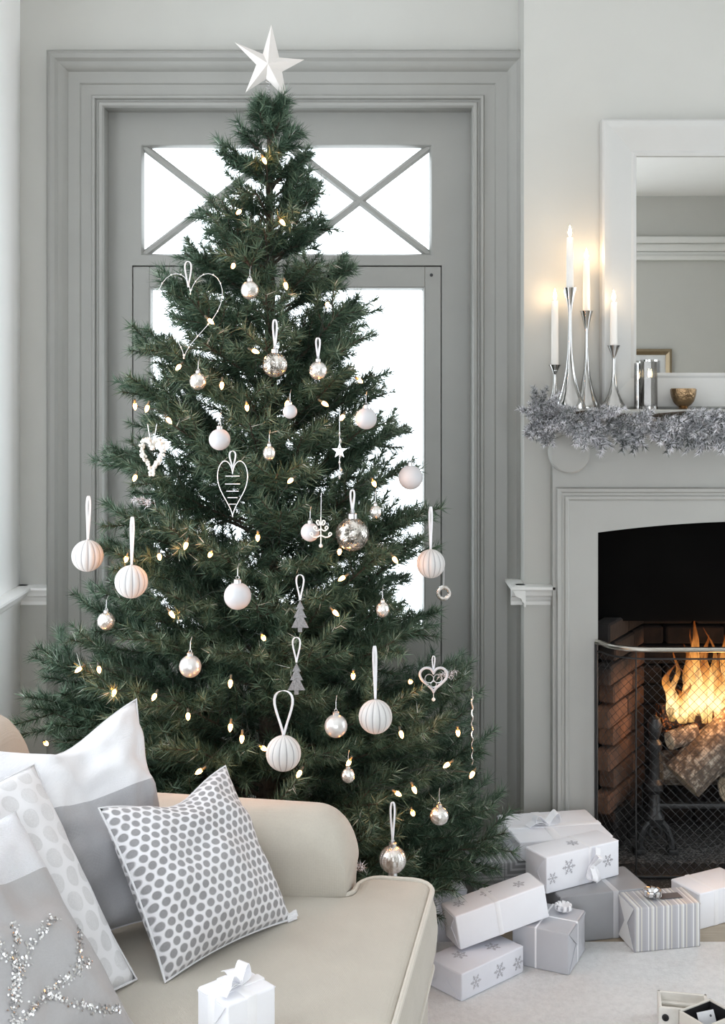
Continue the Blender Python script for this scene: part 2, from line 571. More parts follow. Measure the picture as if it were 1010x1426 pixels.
# ---------------------------------------------------------------- the room shell
YW, XL, XR, YF, ZC = 4.2, -1.1925, 3.4, -2.0, 3.2
BX0, BX1, BY = 0.5425, 2.134, 4.05       # chimney breast
XB = -1.9                                 # bay recess
def wall(name, label, boxes, mat='wall_paint'):
    mb = MB()
    for lo, hi in boxes: mb.box(lo, hi)
    o = mb.build(name, mat, None, False)
    return tag(o, label, 'wall', None, 'structure')
OX0, OX1, OZ1 = -0.90, 0.3825, 2.575      # door opening
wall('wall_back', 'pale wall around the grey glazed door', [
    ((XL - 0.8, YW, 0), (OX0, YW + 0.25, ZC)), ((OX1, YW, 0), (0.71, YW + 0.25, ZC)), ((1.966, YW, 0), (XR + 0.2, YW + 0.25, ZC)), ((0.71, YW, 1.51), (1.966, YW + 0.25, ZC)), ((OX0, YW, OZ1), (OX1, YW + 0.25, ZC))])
wall('wall_left', 'bright wall beside the window bay', [((XL - 0.15, 3.62, 0), (XL, YW, ZC)), ((XB, 3.62, 0), (XL - 0.15, 3.75, ZC)),
    ((XL - 0.2, YF, 0), (XL, 0.18, ZC)), ((XB, 0.05, 0), (XL - 0.2, 0.18, ZC)),
    ((XB - 0.1, 0.05, 0), (XB, 3.75, 0.25)), ((XB - 0.1, 0.05, 2.75), (XB, 3.75, ZC)),
    ((XB - 0.1, 0.05, 0.25), (XB, 0.3, 2.75)), ((XB - 0.1, 3.5, 0.25), (XB, 3.75, 2.75)), ((XB, 0.18, 2.85), (XL, 3.62, ZC))], 'left_wall_lit_paint')
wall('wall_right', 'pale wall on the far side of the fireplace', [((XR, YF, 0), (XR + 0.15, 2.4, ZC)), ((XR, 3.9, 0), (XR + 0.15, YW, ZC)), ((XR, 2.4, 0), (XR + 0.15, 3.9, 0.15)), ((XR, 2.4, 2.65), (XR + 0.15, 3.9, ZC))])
wall('wall_front', 'pale wall facing the fireplace', [((XL - 0.2, YF - 0.15, 0), (-1.2, YF, ZC)), ((1.6, YF - 0.15, 0), (XR + 0.15, YF, ZC)),
    ((-1.2, YF - 0.15, 0), (1.6, YF, 0.12)), ((-1.2, YF - 0.15, 2.7), (1.6, YF, ZC))])
mb = MB(); mb.box((XB - 0.1, YF - 0.15, ZC), (XR + 0.15, YW + 0.25, ZC + 0.12))
tag(mb.build('ceiling', 'ceiling_paint', None, False), 'white plain ceiling', 'ceiling', None, 'structure')

# floor of boards
fl = structure('floor', 'pale oak floorboards')
fl['category'] = 'floor'
mb = MB(); mb.box((XB - 0.1, YF - 0.15, -0.14), (XR + 0.15, YW + 0.25, -0.022)); mb.build('subfloor', 'oak_board', fl, False)
bw = 0.14
board = MB(); board.rbox((-2.65, -bw / 2 + 0.0012, -0.022), (2.65, bw / 2 - 0.0012, 0.0), 0.002, 1)
b0 = None
yy = YF + bw / 2
while yy < YW:
    if b0 is None:
        b0 = board.build('floorboard', 'oak_board', fl); b = b0
    else:
        b = b0.copy(); C.objects.link(b); b.parent = fl
    b.location = (0.75, yy, 0)
    yy += bw

# chimney breast with the fire opening
FCX = 1.338
FOX0, FOX1 = 0.781, 2 * FCX - 0.781
def arch_z(x):
    return 1.12 + 0.038 * (1 - ((x - FCX) / (FCX - FOX0)) ** 2)
mb = MB()
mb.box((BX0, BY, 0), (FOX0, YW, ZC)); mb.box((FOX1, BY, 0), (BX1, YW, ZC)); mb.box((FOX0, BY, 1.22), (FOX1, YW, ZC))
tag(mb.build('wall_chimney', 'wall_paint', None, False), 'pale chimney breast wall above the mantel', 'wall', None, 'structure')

# chair rails
railp = [(0, 0.0), (0.0, 0.005), (0.012, 0.005), (0.018, 0.012), (0.028, 0.016), (0.036, 0.034), (0.050, 0.040), (0.058, 0.050), (0.066, 0.050), (0.070, 0.030), (0.070, 0.0)]
def rail(mb, a, b, z0):
    a, b = Vector(a), Vector(b)
    d = (b - a).normalized(); nrm = Vector((d.y, -d.x, 0))
    vs_ = []
    for p in (a, b):
        for (h, o_) in railp:
            vs_.append((p.x + nrm.x * o_, p.y + nrm.y * o_, z0 + h))
    n = len(railp)
    mb.add(vs_, [(i, i + 1, n + i + 1, n + i) for i in range(n - 1)] + [tuple(range(n)), tuple(range(2 * n - 1, n - 1, -1))])
mb = MB(); rail(mb, (XL, YW, 0), (-1.0875, YW, 0), 0.845); rail(mb, (XL, 3.62, 0), (XL, YW + 0.0, 0), 0.845)
tag(mb.build('trim_1', 'left_wall_lit_paint'), 'white chair rail in the corner by the door', 'trim', None, 'structure')
mb = MB(); rail(mb, (BX0 - 0.045, BY, 0), (0.64, BY, 0), 0.872); rail(mb, (BX0, YW, 0), (BX0, BY - 0.045, 0), 0.872)
tag(mb.build('trim_2', 'trim_paint'), 'chair rail end on the chimney breast beside the mantel', 'trim', None, 'structure')
# picture rail on the wall seen in the mirror
mb = MB()
for z0, z1, o_ in ((2.66, 2.70, 0.05), (2.70, 2.735, 0.02), (2.735, 2.80, 0.035), (2.80, 2.855, 0.07)):
    mb.rbox((XL, YF, z0), (XR, YF + o_, z1), 0.008, 2)
tag(mb.build('trim_3', 'trim_paint'), 'white picture rail on the wall reflected in the mirror', 'trim', None, 'structure')
def base(name, label, lo, hi):
    mb = MB(); mb.rbox(lo, hi, 0.006, 2); tag(mb.build(name, 'trim_paint'), label, 'baseboard', None, 'structure')
base('baseboard_left', 'white baseboard in the corner by the door', (XL, YW - 0.018, 0), (-1.0875, YW, 0.18))
base('baseboard_front', 'white baseboard on the wall facing the fireplace', (XL, YF, 0), (XR, YF + 0.018, 0.18))
base('baseboard_right', 'white baseboard on the far right wall', (XR - 0.018, YF, 0), (XR, YW, 0.18))

# bay window and front window (give the room its daylight)
def window(name, label, axis, c, a0, a1, z0, z1, cols, rows):
    w = structure(name, label); w['category'] = 'window'
    def bar(al, ah, zl, zh, dep, nm):
        mb = MB()
        if axis == 'x': mb.rbox((c - dep, al, zl), (c + dep, ah, zh), 0.004, 1)
        else: mb.rbox((al, c - dep, zl), (ah, c + dep, zh), 0.004, 1)
        mb.build(nm, 'window_paint', w)
    bar(a0, a0 + 0.06, z0, z1, 0.04, 'frame_side'); bar(a1 - 0.06, a1, z0, z1, 0.04, 'frame_side')
    bar(a0, a1, z0, z0 + 0.06, 0.05, 'frame_rail'); bar(a0, a1, z1 - 0.06, z1, 0.04, 'frame_rail')
    for i in range(1, cols):
        a = a0 + (a1 - a0) * i / cols; bar(a - 0.02, a + 0.02, z0, z1, 0.03, 'mullion')
    for i in range(1, rows):
        z = z0 + (z1 - z0) * i / rows; bar(a0, a1, z - 0.015, z + 0.015, 0.02, 'glazing_bar')
window('window_1', 'tall bay window beside the sofa', 'x', XB - 0.05, 0.3, 3.5, 0.25, 2.75, 3, 2)
window('fill_window', 'tall window added on the far right side to light the left wall', 'x', XR + 0.07, 2.4, 3.9, 0.15, 2.65, 2, 2)  # added, unseen window that throws daylight onto the left wall
window('window_2', 'wide window in the wall facing the tree', 'y', YF - 0.07, -1.2, 1.6, 0.12, 2.7, 3, 2)

# ---------------------------------------------------------------- glazed door with transom and moulded casing
door = structure('door_1', 'grey glazed door with a crossed transom light and moulded casing'); door['category'] = 'door'
mb = MB()
casing = [(-0.002, -0.06), (-0.002, 0.010), (0.004, 0.018), (0.014, 0.020), (0.018, 0.012), (0.024, 0.012), (0.028, 0.024), (0.036, 0.026), (0.040, 0.016),
          (0.046, 0.016), (0.075, 0.018), (0.080, 0.024), (0.118, 0.027), (0.124, 0.036), (0.136, 0.046), (0.148, 0.050), (0.158, 0.060), (0.172, 0.064), (0.180, 0.062), (0.1875, 0.050), (0.1875, 0.0)]
mb.frame(OX0, OX1, 0, OZ1, casing, YW, 'ltr')
mb.build('casing', 'door_paint', door, True, 25)
YD = YW + 0.07                     # face of frame and leaf
def K(px, py):                     # pixel on the door plane -> x, z
    q = P(px, py, YD); return q.x, q.z
tx0, tz1 = K(195, 200); tx1, tz0 = K(603, 357)
lx0, lz1 = K(184, 370); lx1, _ = K(615.5, 370)
gx1, gz1 = K(592, 400); gx0, gz0 = K(208, 884)
mb = MB()
yb = YD + 0.06
mb.box((OX0, YD, 0), (lx0, yb, OZ1)); mb.box((lx1, YD, 0), (OX1, yb, OZ1))
mb.box((lx0, YD, tz1), (lx1, yb, OZ1)); mb.box((lx0, YD, lz1 + 0.001), (lx1, yb, tz0)); mb.box((lx0, YD, tz0), (tx0, yb, tz1)); mb.box((tx1, YD, tz0), (lx1, yb, tz1))
mb.build('door_frame', 'door_paint', door, False)
mb = MB(); mb.frame(lx0 + 0.03, lx1 - 0.03, 0.0, lz1 - 0.03, [(0, -0.05), (0, -0.075), (0.06, -0.075), (0.06, -0.05)], YD, 'ltr'); mb.build('door_stop', 'door_paint', door, False)
mb = MB(); bead = [(0, 0.0), (0.0, -0.02), (-0.012, -0.02), (-0.016, -0.045)]
mb.frame(tx0, tx1, tz0, tz1, [(0.0, 0.0), (-0.004, 0.0), (-0.010, -0.012), (-0.012, -0.03)], YD)
mb.build('transom_bead', 'door_paint', door)
# crossing bars of the transom: two crosses side by side
mid = (tx0 + tx1) / 2
def glazing(a, b, y=YD + 0.022, w=0.0135):
    a = Vector((a[0], y, a[1])); b = Vector((b[0], y, b[1]))
    d = (b - a).normalized(); nrm = Vector((-d.z, 0, d.x))
    m = MB()
    prof = [(-w, 0.012), (-w, 0.0), (-w * 0.45, -0.010), (w * 0.45, -0.010), (w, 0.0), (w, 0.012)]
    vs_ = [(p + nrm * u) + Vector((0, h, 0)) for p in (a, b) for (u, h) in prof]
    n = len(prof)
    m.add(vs_, [(i, (i + 1) % n, n + (i + 1) % n, n + i) for i in range(n)] + [tuple(range(n)), tuple(range(2 * n - 1, n - 1, -1))])
    m.build('glazing_bar', 'door_paint', door)
for xa, xb in ((tx0, mid), (mid, tx1)):
    glazing((xa, tz0), (xb, tz1)); glazing((xa, tz1), (xb, tz0), YD + 0.0221)
mb = MB(); mb.box((tx0, YD + 0.034, tz0), (tx1, YD + 0.038, tz1)); mb.build('transom_pane', 'window_glass', door, False)
leaf_y = YD + 0.004
g = 0.0025
for nm, x0, x1, z0, z1 in (('stile', lx0 + g, gx0, 0.01, lz1 - g), ('stile', gx1, lx1 - g, 0.01, lz1 - g), ('top_rail', gx0, gx1, gz1, lz1 - g), ('lock_rail', gx0, gx1, gz0 - 0.14, gz0), ('bottom_rail', gx0, gx1, 0.01, 0.2)):
    mb = MB(); mb.rbox((x0, leaf_y, z0), (x1, leaf_y + 0.045, z1), 0.002, 1); mb.build(nm, 'door_paint', door)
mb = MB(); mb.frame(gx0, gx1, gz0, gz1, [(0.0, 0.0), (-0.003, 0.0), (-0.008, -0.014), (-0.009, -0.03)], leaf_y); mb.build('glass_bead', 'door_paint', door)
mb = MB(); mb.box((gx0, leaf_y + 0.012, 0.2), (gx1, leaf_y + 0.03, gz0 - 0.14)); mb.build('door_panel', 'door_paint', door, False)
mb = MB(); mb.box((gx0, leaf_y + 0.02, gz0), (gx1, leaf_y + 0.024, gz1)); mb.build('door_pane', 'window_glass', door, False)
kx, kz = K(601, 383)
mb = MB(); mb.lathe([(0.006, 0), (0.006, 0.003), (0.001, 0.004)], 12, M=Matrix.Translation((kx, leaf_y, kz)) @ Matrix.Rotation(PI / 2, 4, 'X')); mb.build('screw', 'black_iron', door)

# ---------------------------------------------------------------- fireplace
FY = 4.0                            # face of the surround
fp = thing('fireplace', 'pale painted mantelpiece with an arched black fire opening', 'fireplace', (FCX, FY, 0))
fp['kind'] = 'structure'
def W2F(m):                         # world -> local of fireplace
    m.v = [(x - FCX, y - FY, z) for (x, y, z) in m.v]; return m
SX0, SX1 = 0.631, 2 * FCX - 0.631
# slips: flat surround with arched opening
mb = MB()
N = 24
for (xa, xb) in ((SX0, FOX0), (FOX1, SX1)):
    mb.box((xa, FY, 0), (xb, BY, 1.50))
for i in range(N):
    xa = FOX0 + (FOX1 - FOX0) * i / N; xb = FOX0 + (FOX1 - FOX0) * (i + 1) / N
    za, zb = arch_z(xa), arch_z(xb)
    mb.add([(xa, FY, za), (xb, FY, zb), (xb, FY, 1.50), (xa, FY, 1.50), (xa, BY, za), (xb, BY, zb), (xb, BY, 1.5), (xa, BY, 1.5)],
           [(0, 1, 2, 3), (0, 4, 5, 1), (7, 6, 5, 4)])
W2F(mb).build('surround', 'surround_paint', fp)
mpx0, _ = K(793, 0)
mo = [(0.0, 0.0), (0.0, 0.004), (0.006, 0.010), (0.014, 0.010), (0.018, 0.004), (0.024, 0.004), (0.030, 0.014), (0.040, 0.016), (0.044, 0.0)]
mx = P(793, 0, FY).x
mb = MB(); mb.frame(mx, 2 * FCX - mx, 0.0, P(0, 697, FY).z, mo, FY, 'ltr'); W2F(mb).build('panel_moulding', 'surround_paint', fp, True, 25)
# shelf with bed mouldings
ZS = 1.53
mb = MB(); mb.rbox((0.565, 3.845, ZS - 0.035), (2 * FCX - 0.565, BY, ZS), 0.008, 3); W2F(mb).build('mantel_shelf', 'surround_paint', fp)
mb = MB()
for i, (z0, z1, o_) in enumerate(((1.475, 1.495, 0.10), (1.455, 1.475, 0.07), (1.435, 1.455, 0.045))):
    mb.rbox((SX0 - 0.02 - 0.0, FY - o_, z0), (SX1 + 0.02, FY + 0.02, z1), 0.007, 3)
W2F(mb).build('bed_moulding', 'surround_paint', fp)
# corbels: a round scroll under each end of the shelf
for sx_ in (0.68, 2 * FCX - 0.68):
    mb = MB()
    R_ = Matrix.Translation((sx_, FY, 1.385)) @ Matrix.Rotation(PI / 2, 4, 'X')
    mb.lathe([(0.066, -0.0), (0.066, 0.045), (0.062, 0.050), (0.050, 0.053), (0.030, 0.055), (0.001, 0.056)], 32, M=R_)
    W2F(mb).build('scroll_corbel', 'surround_paint', fp)
# firebox: back, cheeks, top plate, bricks
mb = MB()
mb.box((FOX0 - 0.06, 4.42, -0.0), (FOX1 + 0.06, 4.47, 1.5)); mb.box((FOX0 - 0.06, BY, 0), (FOX0 - 0.0, 4.42, 1.5)); mb.box((FOX1, BY, 0), (FOX1 + 0.06, 4.42, 1.5)); mb.box((FOX0, BY, 1.22), (FOX1, 4.42, 1.26))
W2F(mb).build('firebox', 'soot_black', fp, False)
mb = MB()
prevx = None
zlow = 0.80
vs_ = []; 
for i in range(N + 1):
    x = FOX0 + (FOX1 - FOX0) * i / N
    vs_ += [(x, BY + 0.05, arch_z(x) + 0.06), (x, BY + 0.09, zlow), (x, BY + 0.10, zlow)]
mb.add(vs_, [(3 * i, 3 * i + 1, 3 * i + 4, 3 * i + 3) for i in range(N)] + [(3 * i + 1, 3 * i + 2, 3 * i + 5, 3 * i + 4) for i in range(N)])
W2F(mb).build('register_plate', 'soot_black', fp)
brick = MB(); brick.rbox((-0.104, -0.03, -0.032), (0.104, 0.03, 0.032), 0.006, 1)
bk = {}
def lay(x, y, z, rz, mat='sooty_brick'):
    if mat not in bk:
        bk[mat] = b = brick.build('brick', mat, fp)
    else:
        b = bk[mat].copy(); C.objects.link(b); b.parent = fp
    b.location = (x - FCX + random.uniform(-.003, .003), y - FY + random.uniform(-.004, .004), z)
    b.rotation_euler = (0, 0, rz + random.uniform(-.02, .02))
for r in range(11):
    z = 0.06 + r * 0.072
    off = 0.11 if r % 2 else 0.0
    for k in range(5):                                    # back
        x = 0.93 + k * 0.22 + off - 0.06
        if x < FOX1 - 0.12: lay(x, 4.385, z, 0, 'shaded_soot_brick')
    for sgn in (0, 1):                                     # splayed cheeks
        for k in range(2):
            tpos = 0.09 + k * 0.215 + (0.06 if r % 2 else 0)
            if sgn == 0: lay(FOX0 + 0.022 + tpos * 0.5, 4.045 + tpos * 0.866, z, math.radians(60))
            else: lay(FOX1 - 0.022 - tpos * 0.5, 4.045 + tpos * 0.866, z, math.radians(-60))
mb = MB(); mb.box((FOX0, BY - 0.06, 0.0), (FOX1, 4.42, 0.022)); W2F(mb).build('ash_bed', 'ash', fp, False)
# hearth slab
mb = MB(); mb.rbox((0.60, 3.74, 0.0), (2 * FCX - 0.60, FY - 0.001, 0.025), 0.004, 2)
tag(mb.build('hearth_slab', 'granite_black'), 'speckled black stone hearth slab in front of the fire', 'hearth', None, 'structure')

# mirror standing on the mantel
def D(px, py, d): return P(px, py, d)
mr = thing('mirror', 'large mirror with a wide white frame on the mantel', 'mirror', (FCX, 4.03, ZS))
mi0 = P(887, 217, 4.02); mxl = mi0.x - FCX; mzt = mi0.z - ZS; mzb = P(0, 519, 4.02).z - ZS
wfr = 0.119
mb = MB(); mb.frame(mxl, -mxl, mzb, mzt, [(0.0, -0.012), (0.0, 0.004), (0.010, 0.008), (0.018, 0.006), (0.085, 0.030), (0.100, 0.036), (0.112, 0.036), (wfr, 0.028), (wfr, -0.015)], 0.0)
mb.v = [(x, y, max(z, 0.001)) for x, y, z in mb.v]
mb.build('frame', 'mirror_frame_paint', mr, True, 25)
mb = MB(); mb.box((mxl - 0.01, 0.004, mzb - 0.01), (-mxl + 0.01, 0.010, mzt + 0.01)); mb.build('mirror_glass', 'mirror_glass', mr, False)
mb = MB(); mb.box((mxl - wfr + .004, 0.010, 0.002), (-mxl + wfr - .004, 0.016, mzt + wfr - .004)); mb.build('backing', 'wood_white', mr, False)

# framed picture on the wall facing the mirror
vd = 2 * 4.02 + 2.0
q = P(936, 486, vd)
pf = thing('picture_frame', 'dark gilt picture frame reflected in the mirror', 'picture', (q.x, YF + 0.002, q.z))
for nm, pr, ma in (('outer_frame', [(0, 0), (0, -0.02), (0.03, -0.035), (0.05, -0.03), (0.05, 0)], 'picture_gilt'), ('inner_slip', [(-0.05, -0.006), (-0.045, -0.016), (0.0, -0.012), (0.0, 0)], 'dull_silver')):
    mb = MB(); mb.frame(-0.55, -0.05, -0.65, -0.05, pr, 0.0); mb.build(nm, ma, pf)
mb = MB(); mb.box((-0.55, 0.001, -0.65), (-0.05, 0.006, -0.05)); mb.build('mount', 'paper_slate', pf, False)
# ---------------------------------------------------------------- fire: grate, logs, flames, guard
gr = thing('fire_grate', 'black cast iron fire basket holding the logs', 'fire grate', (FCX, 4.12, 0.022))
for s_ in (-1, 1):
    mb = MB()
    mb.lathe([(0.030, 0.10), (0.034, 0.12), (0.022, 0.14), (0.018, 0.20), (0.030, 0.215), (0.030, 0.235), (0.018, 0.25), (0.016, 0.34), (0.026, 0.355), (0.026, 0.37), (0.014, 0.385), (0.022, 0.41), (0.026, 0.43), (0.018, 0.455), (0.004, 0.465)], 14, (s_ * 0.345, -0.02, 0))
    mb.build('post', 'black_iron', gr)
    mb = MB()
    mb.tube([(s_ * 0.345 - 0.055 * math.cos(a), -0.03, 0.012 + 0.10 * math.sin(a)) for a in np.linspace(0, PI, 15)], 0.012, 8)
    mb.rbox((s_ * 0.345 - 0.075, -0.055, 0.0), (s_ * 0.345 - 0.04, -0.005, 0.02), 0.005)
    mb.rbox((s_ * 0.345 + 0.04, -0.055, 0.0), (s_ * 0.345 + 0.075, -0.005, 0.02), 0.005)
    mb.tube([(s_ * 0.345 + 0.02 * math.cos(a), -0.032, 0.075 + 0.02 * math.sin(a)) for a in np.linspace(0, 2 * PI, 17)[:-1]], 0.006, 6, True)
    mb.build('foot', 'black_iron', gr)
for z_ in (0.165,):
    mb = MB(); mb.rbox((-0.345, -0.035, z_ - 0.014), (0.345, -0.01, z_ + 0.004), 0.004); mb.build('front_bar', 'black_iron', gr)
for k in range(9):
    x = -0.30 + k * 0.075
    mb = MB(); mb.rbox((x - 0.007, -0.01, 0.15), (x + 0.007, 0.22, 0.164), 0.003, 1); mb.build('grate_bar', 'black_iron', gr)
for s_ in (-1, 1):
    mb = MB(); mb.rbox((s_ * 0.338 - 0.008, 0.21, 0.0), (s_ * 0.338 + 0.008, 0.225, 0.165), 0.003, 1); mb.build('rear_leg', 'black_iron', gr)

def log(label, a, b, r, bark='log_bark', seed=0):
    a, b = Vector(a), Vector(b)
    L = (b - a).length
    t = thing('log', label, 'log', a, 0, 'logs on the fire')
    t.rotation_euler = (b - a).to_track_quat('Z', 'Y').to_euler()
    rs = random.Random(seed)
    ph = [rs.uniform(0, 6) for _ in range(4)]
    n = 20; st = 9
    mb = MB(); vs_ = []; fs = []
    for i in range(st):
        for k in range(n):
            an = 2 * PI * k / n
            q = r * (1 + 0.06 * math.sin(2 * an + ph[0]) + 0.05 * math.sin(3 * an + ph[1] + i * .3) + 0.03 * math.sin(7 * an + ph[2] + i))
            vs_.append((q * math.cos(an), q * math.sin(an), L * i / (st - 1)))
    for i in range(st - 1):
        for k in range(n):
            fs.append((i * n + k, i * n + (k + 1) % n, (i + 1) * n + (k + 1) % n, (i + 1) * n + k))
    mb.add(vs_, fs); mb.build('bark', bark, t)
    for z_, s2 in ((0.001, -1), (L - 0.001, 1)):
        mb = MB()
        base_ = vs_[:n] if s2 < 0 else vs_[-n:]
        ring = []
        for q, dz in ((0.97, 0), (0.8, 0.003), (0.6, 0.0), (0.4, 0.003), (0.2, 0.0)):
            ring += [(x * q, y * q, z_ + s2 * dz) for x, y, z in base_]
        ring.append((0, 0, z_))
        fs = []
        for i in range(4):
            for k in range(n): fs.append((i * n + k, i * n + (k + 1) % n, (i + 1) * n + (k + 1) % n, (i + 1) * n + k))
        for k in range(n): fs.append((4 * n + k, 4 * n + (k + 1) % n, 5 * n))
        mb.add(ring, fs); mb.build('cut_end', 'log_end' if bark == 'log_bark' else 'log_char', t)
zg = 0.19
log('thick mottled log leaning across the grate', (1.09, 4.11, zg + 0.07), (1.30, 4.15, zg + 0.26), 0.072, seed=1)
log('pale short split log under the leaning log', (1.235, 4.10, zg + 0.042), (1.42, 4.19, zg + 0.042), 0.042, seed=2)
log('log at the back of the grate', (1.05, 4.27, zg + 0.065), (1.60, 4.27, zg + 0.065), 0.062, seed=3)
log('charred glowing log lying on top of the pile', (1.04, 4.23, zg + 0.255), (1.62, 4.23, zg + 0.255), 0.052, 'log_char', seed=4)
log('log lying across the far half of the grate', (1.42, 4.12, zg + 0.05), (1.64, 4.16, zg + 0.10), 0.05, seed=5)
log('small grey log end poking out on the near side', (1.05, 4.13, zg + 0.20), (1.15, 4.17, zg + 0.22), 0.03, seed=6)

fire = thing('fire', 'orange flames rising from the burning logs', 'fire', (FCX, 4.2, 0.475))
rf = random.Random(3)
fl_specs = [(-0.265, 0.20, .030), (-0.235, 0.14, .032), (-0.205, 0.27, .036), (-0.175, 0.36, .034), (-0.15, 0.22, .042), (-0.125, 0.29, .036), (-0.095, 0.20, .045), (-0.06, 0.33, .040), (-0.02, 0.24, .045),
            (0.02, 0.30, .042), (0.06, 0.2, .045), (0.10, 0.26, .04), (0.14, 0.34, .036), (0.18, 0.2, .04), (0.22, 0.16, .034), (-0.18, 0.17, .045), (-0.11, 0.15, .05), (-0.22, 0.10, .045),
            (-0.25, 0.24, .016), (-0.215, 0.19, .018), (-0.19, 0.31, .015), (-0.16, 0.26, .018), (-0.14, 0.33, .014), (-0.11, 0.24, .018), (-0.08, 0.29, .016), (-0.04, 0.2, .02), (-0.2, 0.13, .05), (-0.14, 0.12, .055), (-0.07, 0.12, .055)]
for (fx, fh, fr) in fl_specs:
    mb = MB(); vs_ = []; fs = []; n = 10; st = 14
    p1, p2 = rf.uniform(0, 6), rf.uniform(0, 6)
    oy = rf.uniform(-0.05, 0.04)
    for i in range(st + 1):
        q = i / st
        rr = fr * (math.sin(PI * min(1, (q * 0.8 + 0.12))) ** 0.9) * (1 - q) ** 0.6 + 0.0006
        cx = fx + 0.02 * q * math.sin(5 * q + p1) + 0.012 * math.sin(11 * q + p2) * q
        for k in range(n):
            an = 2 * PI * k / n
            vs_.append((cx + rr * math.cos(an), oy + 0.7 * rr * math.sin(an), -0.03 + fh * q))
    for i in range(st):
        for k in range(n): fs.append((i * n + k, i * n + (k + 1) % n, (i + 1) * n + (k + 1) % n, (i + 1) * n + k))
    mb.add(vs_, fs); mb.build('flame', 'fire_flame', fire)
def point(name, loc, col, power, rad=0.03):
    l = bpy.data.lights.new(name, 'POINT'); l.color = col; l.energy = power; l.shadow_soft_size = rad
    o = bpy.data.objects.new(name, l); C.objects.link(o); o.location = loc; return o
point('fire_glow', (FCX - 0.1, 4.12, 0.56), (1.0, 0.45, 0.15), 5.5, 0.08)

# fire guard: rails on a bowed path, chain mesh
gd = thing('fire_guard', 'wire mesh fire guard with a brass top rail', 'fire guard', (FCX, 3.87, 0.025))
GH = 0.735
def gpath(s):                                   # plan: s in 0..1 along from left end to right end -> local x,y
    pts = gpts; L = glen
    t_ = s * L[-1]
    for i in range(len(pts) - 1):
        if t_ <= L[i + 1] + 1e-9:
            f = (t_ - L[i]) / max(1e-9, L[i + 1] - L[i])
            return (pts[i][0] + f * (pts[i + 1][0] - pts[i][0]), pts[i][1] + f * (pts[i + 1][1] - pts[i][1]))
    return pts[-1]
hw = FCX - 0.772
gpts = [(-hw, 0.115)] + [(-hw + 0.015 + 0.13 - 0.13 * math.cos(a), 0.115 - 0.115 * math.sin(a)) for a in np.linspace(0.12, PI / 2, 10)]
gpts += [(-x, y) for x, y in reversed(gpts)]
glen = [0]
for a, b in zip(gpts, gpts[1:]): glen.append(glen[-1] + math.dist(a, b))
SL = glen[-1]
dense = [gpath(i / 80) for i in range(81)]
mb = MB(); mb.tube([(x, y, GH) for x, y in dense], 0.0085, 10); mb.build('top_rail', 'brass_rail', gd)
mb = MB(); mb.tube([(x, y, GH - 0.03) for x, y in dense], 0.003, 6); mb.build('upper_wire', 'wire_black', gd)
mb = MB(); mb.tube([(x, y, 0.006) for x, y in dense], 0.005, 8); mb.build('bottom_rail', 'wire_black', gd)
for s_ in (0.0, 0.13, 0.5, 0.87, 1.0):
    x, y = gpath(s_)
    mb = MB(); mb.tube([(x, y, 0.0), (x, y, GH)], 0.0055 if s_ in (0, 1) else 0.0025, 8); mb.build('upright', 'wire_black', gd)
mb = MB(); pit = 0.030; z0, z1 = 0.01, GH - 0.03
k = -int((z1 - z0) / pit) - 1
while k * pit < SL:
    for sg in (1, -1):
        pts = []
        for i in range(25):
            z = z0 + (z1 - z0) * i / 24
            s_ = k * pit + (z - z0) if sg > 0 else k * pit + (z1 - z)
            if 0 <= s_ <= SL:
                x, y = gpath(s_ / SL); pts.append((x, y + (0.0008 if sg > 0 else -0.0008), z))
        if len(pts) > 1: mb.tube(pts, 0.0008, 3, cap=False)
    k += 1
tag(mb.build('chain_mesh', 'wire_black', gd), kind='stuff')

# ---------------------------------------------------------------- things on the mantel
def stick(px, pyc, d, base_r, label):
    q = P(px, pyc, d); H = q.z - ZS
    t = thing('candlestick', label, 'candlestick', (q.x, d, ZS), 0, 'silver candlesticks on the mantel')
    n = 24; pr = [(base_r, 0.0), (base_r, 0.003)]
    for i in range(n + 1):
        f = i / n
        body = base_r * (1 - f) ** 4.2 + 0.0052
        cup = 0.016 * max(0, (f - 0.78) / 0.22) ** 1.3
        pr.append((max(0.0055, min(base_r * 0.98, body)) + cup, 0.004 + f * (H - 0.004)))
    pr += [(0.018, H), (0.012, H - 0.003), (0.0105, H - 0.02)]
    mb = MB(); mb.lathe(pr, 28); mb.build('holder', 'chrome', t)
    return q.x, H
def candle(px, py0, py1, d, label, x, z, r=0.0125):
    H = (py1 - py0) * d / FPX
    t = thing('taper_candle', label, 'candle', (x, d, z - 0.018), 0, 'lit taper candles on the mantel')
    mb = MB(); mb.lathe([(r * 0.8, 0.0), (r, 0.018), (r * 0.97, H * 0.5), (r * 0.86, H + 0.012), (r * 0.8, H + 0.016), (r * 0.4, H + 0.013), (0.0005, H + 0.012)], 20); mb.build('wax_body', 'wax', t)
    mb = MB(); mb.tube([(0, 0, H + 0.01), (0.001, 0, H + 0.022)], 0.0008, 6); mb.build('wick', 'black_iron', t)
    mb = MB(); mb.lathe([(0.0008, H + 0.018), (0.0045, H + 0.024), (0.0062, H + 0.031), (0.005, H + 0.040), (0.0025, H + 0.048), (0.0004, H + 0.056)], 14); mb.build('flame', 'candle_flame', t)
    point('candle_glow', (x, d - 0.012, z - 0.018 + H + 0.034), (1.0, 0.62, 0.32), 0.30, 0.008)
